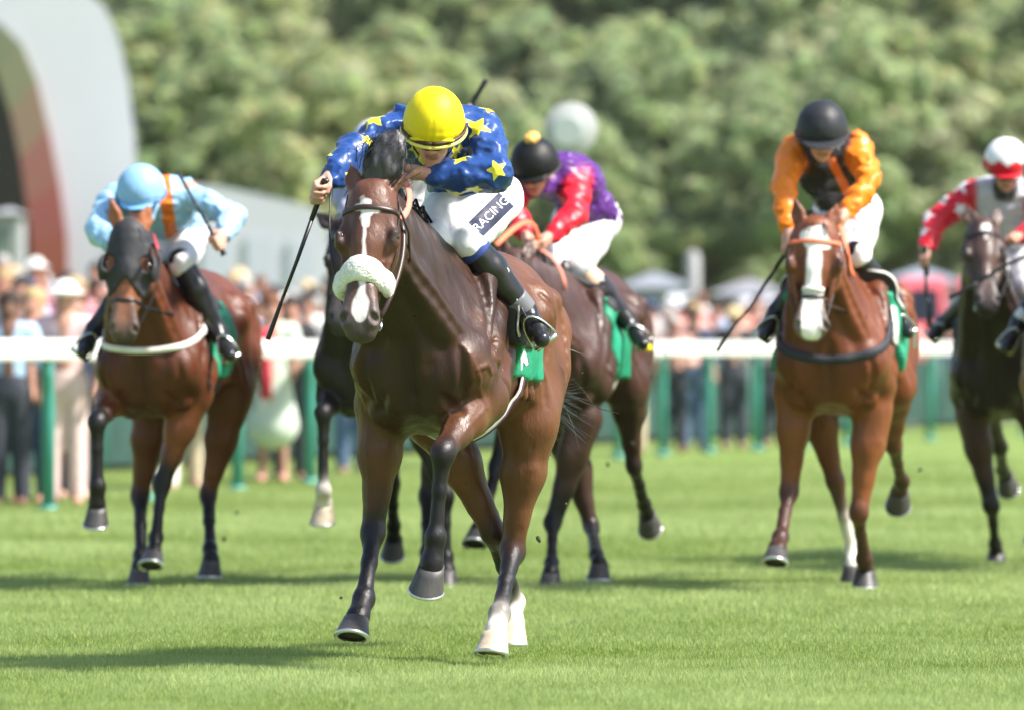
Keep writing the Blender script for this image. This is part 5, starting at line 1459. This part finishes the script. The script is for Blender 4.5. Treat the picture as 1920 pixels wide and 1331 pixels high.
# ---------- purple and scarlet: dark bay half hidden behind the winner
H3 = build_horse(dict(h=.0115, W=(1052, 508, 38.3), yaw=11.5, scale=1.0, wide=1.04,
    label="dark bay racehorse half hidden behind the leader under the purple and scarlet jockey",
    poll=(965, 470, 37.35), muzzle=(948, 660, -1), fnrm=(-.1, -1, .2), ears=dict(L=(-.9, .2, 0, .9), R=(-.9, .2, 0, .9)),
    cols=dict(body=(.055, .026, .020), light=(.062, .028, .020), face=(.06, .03, .022), ear=(.07, .035, .025), muzzle=(.06, .05, .05), dark=DK, arm=(.055, .026, .018), thigh=(.05, .024, .018), points=.6),
    fore=dict(R=[(932, 875, -1), (908, 965, -1), (895, 998, -1), (-.1, -.5, -.85)], L=[(1036, 980, -1), (1034, 1054, -1), (1033, 1074, -1), (0, 0, -1)]),
    hind=dict(R=[(1108, 985, 1), (1118, 1040, -1), (1124, 1058, -1), (0, -.1, -1)], L=[(1188, 872, 1), (1208, 945, 1), (1214, 965, 1), (.2, .75, -.6)])))
add_tail(H3); add_mane(H3, n=160); add_bridle(H3)
add_saddle(H3, pad_front=.0, pad_back=-.36, pad_low=1.38, cl_front=.04, cl_back=-.48, cl_low=1.04, edge=False, h=.014); add_girth(H3, -.28, [M_wtape], [.06])
J3 = build_jockey(dict(h=.0085, label="jockey in black velvet cap with gold tuft, purple silks and scarlet sleeves",
    pelvis=(1112, 408, 38.7), shm=(1052, 318, -1), head=(1003, 322, -.22), face=(-.22, -.88, -.42), up=(-.10, -.42, .90),
    armR=[(985, 330), (962, 385, -1), (985, 440, -1)], armL=[(1080, 335), (1078, 402, -1), (1030, 446, -1)],
    legR=[(1075, 420), (1030, 490, -1), (960, 610, 1), (950, 640, -1)], legL=[(1122, 412), (1086, 500, -1), (1172, 598, 1), (1196, 634, -1)],
    gripR=((0, -.7, .7), (.2, .4, -.8)), gripL=((0, -.6, .8), (-.3, .4, -.8)), saddle_pt=dict(L=H3.w(-.18, .2, 1.48), R=H3.w(-.18, -.2, 1.48)),
    silk=srgb(84, 36, 118), sleeve=srgb(214, 26, 48), fore=srgb(214, 26, 48), cap=(.006, .006, .007), peakc=(.012, .012, .013), peak=.05, tuft=srgb(220, 170, 90),
    boot_top=.50, boot_bands=[(.44, .66, mk("red_boot_cuff", srgb(170, 20, 40), rough=.5), "boot_cuff", .060)], breech_end=.0, sole_m=mk("yellow_sole", srgb(232, 214, 20), rough=.5)))
sk_ = Sculpt(.009); kn, an = J3.j['knL'], J3.j['anL']; sk_.chain([kn*.96 + an*.04, kn*.68 + an*.32, kn*.5 + an*.5], [.062, .064, .058], .02)
V, Q = sk_.build(); mesh_obj("stocking", V, Q, mk("beige_stocking", srgb(222, 190, 160), rough=.6), J3.root)
sk_ = Sculpt(.009); kn, an = J3.j['knR'], J3.j['anR']; sk_.chain([kn*.96 + an*.04, kn*.68 + an*.32, kn*.5 + an*.5], [.062, .064, .058], .02)
V, Q = sk_.build(); mesh_obj("stocking", V, Q, bpy.data.materials["beige_stocking"], J3.root)
add_reins(H3, M_leather, dict(L=J3.gripL[0]), sag=0)
MB().strap(list(bez(J3.gripL[0], P(1005, 395, 37.8), P(980, 410, 37.6), P(930, 460, 37.3), 9)), [A(.3, -1, .3)]*9, .028, .005).obj("rein", M_orange, H3.bridle)
MB().strap(list(bez(J3.gripL[0] + A(0, -.02, -.02), P(1040, 480, 37.9), P(1055, 505, 37.9), P(1060, 545, 37.9), 7)), [A(.5, -1, .3)]*7, .024, .005).obj("rein", bpy.data.materials["worn_salmon_rein"], H3.bridle)

# ---------- almost hidden dark horse behind the winner's head
H6 = build_horse(dict(detail=False, h=.012, W=(712, 512, 38.0), yaw=11, scale=1.0, wide=1.06,
    label="almost black racehorse with one white sock mostly hidden behind the leading horse",
    poll=(650, 408, 37.1), muzzle=(640, 606, -1), fnrm=(-.1, -1, .2), ears=dict(L=(-.9, .2, 0, .9), R=(-.6, .9, 0, .9)),
    cols=dict(body=(.022, .015, .014), chest=(.017, .013, .013), neck=(.017, .013, .013), light=(.024, .016, .015), face=(.022, .015, .014), ear=(.035, .025, .025), muzzle=(.05, .045, .045), dark=DK, arm=(.018, .014, .013), thigh=(.018, .014, .013), points=.6),
    fore=dict(R=[(606, 775, -1), (606, 918, 1), (607, 945, 1), (0, .25, -1)], L=[(836, 930, -1), (836, 1046, -1), (838, 1068, -1), (0, 0, -1)]),
    hind=dict(R=[(735, 905, 1), (737, 985, 1), (738, 1010, 1), (0, .5, -.85)], L=[(800, 930, 1), (802, 1035, -1), (803, 1060, -1), (0, -.1, -1)]),
    socks=dict(fR=.9), hoofm=dict(fR=M_hoof_pale)))
add_tail(H6); add_mane(H6, n=120); add_bridle(H6, m=M_black)
add_saddle(H6, pad_low=1.25, cl_low=1.05, edge=False, h=.016); add_girth(H6, -.28, [M_bltape], [.06])
J6 = build_jockey(dict(h=.010, label="jockey in pale grey cap almost hidden behind the leading jockey",
    pelvis=(765, 400, 38.4), shm=(715, 300, -1), head=(702, 288, -.2), face=(-.1, -.88, -.45), up=(0, -.45, .88),
    armR=[(652, 310), (650, 380, -1), (662, 430, -1)], armL=[(782, 300), (846, 268, 1), (868, 224, -1)],
    legR=[(735, 410), (690, 490, -1), (648, 600, 1), (640, 625, -1)], legL=[(780, 405), (760, 490, -1), (800, 600, 1), (810, 630, -1)],
    gripR=((0, -.7, .7), (.2, .4, -.8)), gripL=((.5, 0, .85), (0, -1, 0)), saddle_pt=dict(L=H6.w(-.18, .2, 1.48), R=H6.w(-.18, -.2, 1.48)),
    silk=(.62, .62, .66), sleeve=(.25, .26, .34), fore=(.25, .26, .34), cap=(.42, .42, .48)))
g = J6.gripL[0]; q = P(880, 206, g[1])
whip([g + P(872, 222, g[1]) - q, g + P(897, 176, g[1]) - q, g + P(917, 145, g[1]) - q], "black whip sticking up behind the starred blue silks", r=.011)
add_reins(H6, M_black, dict(R=J6.gripR[0]), sag=0)

# ---------- red sleeves: very dark horse with a small star
H5 = build_horse(dict(h=.0115, W=(1878, 536, 42.2), yaw=8, scale=1.02, wide=1.0,
    label="very dark brown racehorse with a small white star under the red sleeved jockey",
    poll=(1846, 408, 41.4), muzzle=(1851, 572, -1), fnrm=(.04, -1, .22), headw=1.12, ears=dict(L=(-.95, .22, .05, .95), R=(-.95, .22, .05, .95)),
    cols=dict(body=(.040, .020, .016), chest=(.028, .016, .014), neck=(.026, .016, .014), light=(.05, .024, .017), face=(.075, .042, .034), ear=(.09, .055, .045), muzzle=(.05, .04, .04), dark=DK, arm=(.06, .026, .017), thigh=(.04, .02, .016), points=.55),
    blaze=lambda x, y: sd_min(seg2(x, y, .075, 0, .10, 0) - .022, seg2(x, y, .10, .002, .15, .002) - .008),
    fore=dict(R=[(1859, 948, -1), (1866, 1020, 1), (1868, 1036, 1), (0, 0, -1)], L=[(1945, 880, -1), (1945, 960, 1), (1944, 985, 1), (0, .3, -1)]),
    hind=dict(R=[(1874, 838, 1), (1880, 880, 1), (1886, 893, 1), (.2, .75, -.6)], L=[(1960, 930, 1), (1962, 1015, -1), (1962, 1034, -1), (0, -.1, -1)])))
add_tail(H5); add_mane(H5, n=160); add_bridle(H5, m=M_black)
add_saddle(H5, pad_low=1.25, cl_low=1.0, cl_front=0, cl_back=-.55, edge=False, h=.015); add_girth(H5, -.28, [M_bltape], [.06])
def j5cap(V, f_, l_, u_, C):
    z = .052 + .030*np.abs(((l_*11 + .5) % 1.0) - .5)*2 + .02*f_/.14
    m = (u_ < z)
    C[m] = srgb(204, 22, 44); return C
J5 = build_jockey(dict(h=.0095, label="jockey in white cap with a red zigzag and red sleeves with white stars",
    pelvis=(1908, 468, 42.5), shm=(1886, 368, -1), head=(1886, 318, -.2), face=(0, -.9, -.4), up=(0, -.4, .9),
    armR=[(1822, 362), (1752, 418, -1), (1737, 470, -1)], armL=[(1942, 364), (1955, 425, -1), (1908, 444, -1)],
    legR=[(1885, 470), (1845, 540, -1), (1772, 606, 1), (1756, 622, -1)], legL=[(1930, 470), (1925, 540, -1), (1965, 620, 1), (1975, 645, -1)],
    gripR=((.05, 0, 1), (.3, -.7, 0)), gripL=((.8, 0, .5), (-.3, .4, -.8)), saddle_pt=dict(L=H5.w(-.18, .2, 1.48), R=H5.w(-.18, -.2, 1.48)),
    silk=(.60, .60, .66), sleeve=srgb(204, 22, 44), fore=srgb(204, 22, 44), collar=(.02, .02, .03), cap=(.82, .80, .80), cap_paint=j5cap, peakc=srgb(200, 20, 40),
    stars=(.13, .062, 5, lambda V, j: np.minimum(np.linalg.norm(V - (j['shR']+j['elR'])/2, axis=1), np.linalg.norm(V - (j['wrR']+j['elR'])/2, axis=1)) < .17)))
g = J5.gripR[0]; q = P(1736, 505, g[1])
whip([g + P(1735, 482, g[1]) - q, g + P(1737, 570, g[1]) - q, g + P(1743, 632, g[1]) - q], "black whip pointing straight down from the red sleeved jockey's fist", r=.011)
add_reins(H5, M_black, dict(L=J5.gripL[0]), sag=0)

# ---------- last horse, cut by the picture's edge
H7 = build_horse(dict(detail=False, h=.013, W=(2020, 505, 40.4), yaw=8, scale=1.02, wide=1.04,
    label="brown racehorse cut off by the picture's edge beside the very dark brown horse",
    poll=(1992, 405, 39.7), muzzle=(1985, 590, -1), fnrm=(0, -1, .2), ears=dict(L=(-.95, .22, .05, .95), R=(-.95, .22, .05, .95)),
    cols=dict(body=(.15, .055, .028), face=(.13, .05, .028), muzzle=(.1, .08, .08), dark=DK, light=(.16, .06, .03), points=.5),
    fore=dict(R=[(1950, 860, -1), (1944, 960, 1), (1944, 985, 1), (0, .3, -1)], L=[(2060, 930, -1), (2064, 1030, -1), (2064, 1054, -1), (0, 0, -1)]),
    hind=dict(R=[(2010, 905, 1), (2030, 1015, 1), (2030, 1040, -1), (0, 0, -1)], L=[(2110, 860, 1), (2120, 930, 1), (2120, 955, 1), (0, .6, -.7)])))
add_tail(H7); add_mane(H7, n=80); add_bridle(H7)
add_saddle(H7, edge=False, h=.018); add_girth(H7, -.28, [M_wtape], [.06])
J7 = build_jockey(dict(h=.011, label="jockey beyond the picture's edge with only a black and white boot showing",
    pelvis=(2038, 410, 40.7), shm=(2002, 312, -1), head=(1996, 268, -.2), face=(0, -.92, -.38), up=(0, -.38, .92),
    armR=[(1945, 318), (1950, 380, -1), (1962, 440, -1)], armL=[(2060, 300), (2080, 370, -1), (2040, 425, -1)],
    legR=[(2012, 412), (1985, 490, -1), (1912, 605, 1), (1893, 640, -1)], legL=[(2065, 410), (2058, 490, -1), (2125, 595, 1), (2145, 625, -1)],
    gripR=((.9, 0, .42), (0, -1, -.2)), gripL=((0, -.7, .7), (-.3, .4, -.8)), saddle_pt=dict(L=H7.w(-.18, .2, 1.48), R=H7.w(-.18, -.2, 1.48)),
    silk=(.1, .3, .12), cap=(.1, .3, .12), boot_bands=[(.80, .98, mk("white_boot_strap", (.72, .72, .75), rough=.4), "boot_strap", .052)]))
g = J7.gripR[0]; q = P(1962, 446, g[1])
whip([g + P(1980, 438, g[1]) - q, g + P(1880, 487, g[1]) - q, g + P(1776, 548, g[1]) - q], "black whip slanting across in front of the dark horse with the small star", r=.010)

# ---------- turf thrown up by the hooves
M_clod = mk("turf_clod_soil", (.05, .055, .02), rough=.9, var=(40, .5))
for i, (px, py, Y, r) in enumerate([(1186, 831, 38.6, .012), (1061, 944, 30.2, .010), (1092, 700, 30.4, .008), (985, 840, 30.6, .012), (1010, 1010, 30.9, .016), (1205, 905, 39.4, .02), (1140, 870, 39.2, .016),
                                   (420, 1010, 39.9, .018), (445, 960, 40.0, .014), (1722, 432, 38.9, .013), (1725, 880, 39.4, .016), (640, 1120, 28.0, .010)]):
    q = Sculpt(.006); c = P(px, py, Y); rr_ = np.random.default_rng(i)
    q.ell(c, (rr_.normal(size=3), rr_.normal(size=3), (0, 0, 1)), (r, r*.75, r*.6), .004)
    V, Q = q.build(lambda x, y, z: .003*vnoise(x*120, y*120, z*120))
    where = ["behind the purple jockey's horse", "by the leader's tail", "beside the leader's hind legs", "under the leader's rump", "behind the leader's white feet", "under the purple jockey's horse", "between dark hind legs",
             "behind the hooded horse", "trailing the hooded horse", "beside the orange sleeve", "behind the broad blazed bay horse", "by the leader's front hoof"][i]
    tag(mesh_obj("turf_clod", V, Q, M_clod, loc=c), "small dark clod of turf flying " + where, "turf clod", "flying clods of turf")

# ================================================================== THE CROWD
M_tint = mk("crowd_cloth", objcol=True, rough=.8, var=(8, .12), bump=(14, .3, .02))
SKINS = [(.42, .22, .16), (.38, .20, .145), (.46, .27, .21), (.40, .19, .13), (.18, .09, .06)]
HAIR = [("brown hair", (.025, .015, .01)), ("fair hair", (.42, .29, .14)), ("grey hair", (.40, .39, .38)), ("auburn hair", (.14, .05, .02)),
        ("white sun hat", (.80, .79, .76)), ("straw hat", (.58, .44, .24)), ("black cap", (.02, .02, .025)), ("navy cap", (.03, .05, .12))]
TOPS = [("pink", (.58, .26, .31)), ("white", (.80, .79, .78)), ("pale pink", (.66, .45, .46)), ("sky blue", (.35, .50, .70)), ("navy", (.03, .045, .10)), ("red", (.60, .05, .07)),
        ("cream", (.74, .66, .52)), ("grey", (.38, .38, .40)), ("lilac", (.55, .45, .66)), ("black", (.02, .02, .022)), ("peach", (.62, .36, .30)), ("light green", (.55, .62, .53)), ("coral", (.72, .26, .20)), ("tan", (.45, .30, .19))]
BOTS = [("dark trousers", (.03, .035, .05)), ("pale pink trousers", (.72, .52, .50)), ("blue jeans", (.07, .12, .22)), ("beige trousers", (.50, .40, .28)), ("white trousers", (.74, .73, .71))]
def crowd_proto(kind):
    """kind 0 shirt and trousers, 1 jacket with arms forward, 2 dress; parts share one low resolution mesh each"""
    r = 2.6e-2
    b = Sculpt(r); c = (1, 1, 1)
    b.ell((0, 0, 1.60), ((1,0,0),(0,1,0),(0,0,1)), (.080, .100, .118), .02); b.cone((0, 0, 1.50), (0, .01, 1.40), .055, .06, .03)
    b.cone((0, -.10, 1.575), (0, -.115, 1.55), .018, .02, .02)
    hands = {0: (.25, -.08, .88), 1: (.16, -.34, 1.12), 2: (.22, -.22, 1.02)}[kind]
    for y in (-1, 1):
        b.cone((.27*y, -.03, 1.12), (hands[0]*y, hands[1], hands[2]), .04, .035, .02); b.ell((hands[0]*y, hands[1] - .02, hands[2] - .03), ((1,0,0),(0,1,0),(0,0,1)), (.035, .045, .055), .02)
        b.cone((.09*y, .0, .55), (.10*y, .0, .08), .055, .042, .03); b.cone((.10*y, .02, .05), (.11*y, -.14, .04), .045, .038, .03)
    b.cone((0, 0, 1.40), (0, .02, .95), .11, .12, .05); b.cone((.08, 0, .95), (.09, 0, .5), .08, .06, .05); b.cone((-.08, 0, .95), (-.09, 0, .5), .08, .06, .05)
    t = Sculpt(r)
    t.cone((-.15, .01, 1.40), (.15, .01, 1.40), .075, .075, .05); t.cone((0, .01, 1.34), (0, .01, .98 if kind < 2 else 1.0), .155, .14, .06, None, (A(0, 1, 0), .75))
    t.cone((0, .0, 1.45), (0, .0, 1.40), .07, .08, .03)
    for y in (-1, 1):
        el = (.27*y, -.02, 1.14); t.chain([(.17*y, .01, 1.40), el], [.075, .06], .04)
        if kind == 1: t.cone(el, (hands[0]*y, hands[1] + .06, hands[2]), .06, .05, .03)
    if kind == 2: t.cone((0, .01, 1.02), (0, .0, .55), .15, .24, .06, None, (A(0, 1, 0), .8))
    q = None
    if kind < 2:
        q = Sculpt(r); q.cone((0, .01, 1.0), (0, .01, .92), .15, .15, .05, None, (A(0, 1, 0), .8))
        for y in (-1, 1): q.cone((.085*y, 0, .92), (.10*y, .0, .10), .095, .068, .05)
    hr = Sculpt(r*.8); hr.ell((0, .02, 1.645), ((1,0,0),(0,1,0),(0,0,1)), (.095, .112, .098), .02); hr.cone((0, .07, 1.62), (0, .09, 1.50), .075, .05, .04)
    hr.cone((0, -.16, 1.52), (0, -.12, 1.57), .055, .06, .02, None, None, 's')
    ht = Sculpt(r*.8); ht.ell((0, .0, 1.675), ((1,0,0),(0,1,0),(0,0,1)), (.100, .115, .085), .02); ht.ell((0, -.02, 1.655), ((1,0,0),(0,1,0),(0,0,1)), (.165, .20, .018), .02)
    out = {}
    for nm, k_ in (("body", b), ("top", t), ("trousers", q), ("hair", hr), ("hat", ht)):
        if k_ is None: continue
        V, Q = k_.build(); out[nm] = (V, Q)
    return out
PROTO = []
for k in range(3):
    d = crowd_proto(k); me = {}
    for nm, (V, Q) in d.items():
        o = mesh_obj({"top": ("shirt", "jacket", "dress")[k]}.get(nm, nm), V, Q, M_tint); me[nm] = o.data; bpy.data.objects.remove(o)
    PROTO.append(me)
used = set(); cr = random.Random(21)
GARM = ["shirt", "jacket", "dress"]
def spectator(x, y, z, face, kind, top, bot, hair, s, place):
    tn, tc = TOPS[top]; hn, hc = HAIR[hair]
    if kind == 2 or "terrace" in place: lab = "spectator in %s %s with %s %s" % (tn, GARM[kind], hn, place)
    else: lab = "%s %s spectator in %s, %s, %s" % (tn, GARM[kind], BOTS[bot][0], hn, place)
    root = empty("person", (x, y, z), lab, "spectator", "spectators standing behind the running rail")
    root.rotation_euler = (0, 0, face); root.scale = (s, s, s)
    me = PROTO[kind]; sk_ = cr.choice(SKINS)
    for nm, data in me.items():
        if nm == "hat" and "hair" in hn: continue
        if nm == "hair" and "hair" not in hn: continue
        o = bpy.data.objects.new({"top": ("shirt", "jacket", "dress")[kind]}.get(nm, nm), data); col.objects.link(o); o.parent = root
        cc = {"body": sk_, "top": tc, "trousers": BOTS[bot][1], "hair": hc, "hat": hc}[nm]
        f_ = cr.uniform(.85, 1.12); o.color = (*[min(1, v*f_) for v in cc], 1)
ROWS = [(4.4, .15, .50, "on the lowest terrace step"), (5.7, .32, .55, "on the second terrace step"), (7.1, .50, .62, "on the third terrace step"), (8.5, .68, .7, "on the top terrace step")]
seen_combo = set()
def unique(row):
    while True:
        k = cr.choice([0, 0, 1, 1, 2]); t = cr.choices(range(14), [5, 5, 6, 3, 4, 2, 3, 3, 3, 4, 3, 1, 2, 2])[0]; b = cr.randrange(5); h = cr.choices(range(8), [6, 4, 3, 4, 1, 2, 2, 2])[0]
        key = (row, k, t, h)
        if key not in seen_combo: seen_combo.add(key); return k, t, b, h
for ri, (off, z, step, place) in enumerate(ROWS):
    a = 0.0
    L = 62.0; n = int(L / (step * 1.55))
    for i in range(n):
        t = (i + .5 + cr.uniform(-.3, .3)) / n
        p, d, nn = along_rail(min(max(t, 0), 1), off + cr.uniform(-.25, .25))
        ang = cr.uniform(-.35, .75)
        k, tp, bt, hr = unique(ri)
        zz = z*(1 - .55*t); spectator(p[0], p[1], zz - .004, ang, k, tp, bt, hr, cr.uniform(.93, 1.07), place)
# the few standing right at the rail, seen down to the feet
for (px, D, k, tp, bt, hr, s) in [(18, 58.0, 0, 3, 0, 0, .98), (62, 58.8, 1, 6, 2, 1, 1.0), (122, 58.2, 0, 2, 1, 4, 1.02), (142, 60.5, 0, 4, 0, 3, 1.0), (300, 63.5, 0, 8, 4, 1, .97), (345, 65.0, 1, 9, 3, 0, 1.0),
                                  (512, 68.0, 2, 11, 0, 3, 1.0), (545, 69.0, 1, 9, 0, 0, 1.0), (660, 72.5, 0, 7, 2, 2, .98), (1185, 86.0, 0, 7, 3, 1, 1.0), (1262, 88.0, 1, 10, 0, 2, .95), (1300, 88.6, 1, 4, 2, 0, 1.0), (1375, 90.6, 0, 9, 0, 5, 1.0), (1450, 92.5, 0, 7, 0, 3, 1.0)]:
    x = (px - CX) / F * D
    spectator(x, D, -.012, cr.uniform(-.4, .4), k, tp, bt, hr, s, "at the running rail")
# red scarf of the spectator in the light green dress
for o in [q for q in col.objects if q.get("label", "").startswith("spectator in light green dress") and "rail" in q["label"]]:
    b_ = A(*o.location)
    MB().strap([b_ + A(-.06, -.13, 1.42), b_ + A(-.05, -.175, 1.25), b_ + A(-.04, -.19, 1.0), b_ + A(-.03, -.215, .78)], [A(0, -1, 0)]*4, .11, .02).obj("scarf", mk("red_scarf", srgb(206, 40, 62), rough=.7), o)
    for c_ in o.children:
        if c_.name.startswith("scarf"): c_.matrix_parent_inverse = o.matrix_world.inverted() if False else c_.matrix_parent_inverse

# ------------------------------------------------------------------ summer air
hz = MB(); hz.box((-185, -65, -1.3), (185, 640, 100))
mh = bpy.data.materials.new("summer_haze"); mh.use_nodes = True
for nd in list(mh.node_tree.nodes):
    if nd.type == 'BSDF_PRINCIPLED': mh.node_tree.nodes.remove(nd)
pv = mh.node_tree.nodes.new("ShaderNodeVolumePrincipled")
pv.inputs["Color"].default_value = (.97, .96, .92, 1); pv.inputs["Density"].default_value = .0001; pv.inputs["Anisotropy"].default_value = .2
mh.node_tree.links.new(pv.outputs[0], mh.node_tree.nodes["Material Output"].inputs["Volume"])
tag(hz.obj("haze", mh, smooth=False), kind="stuff")
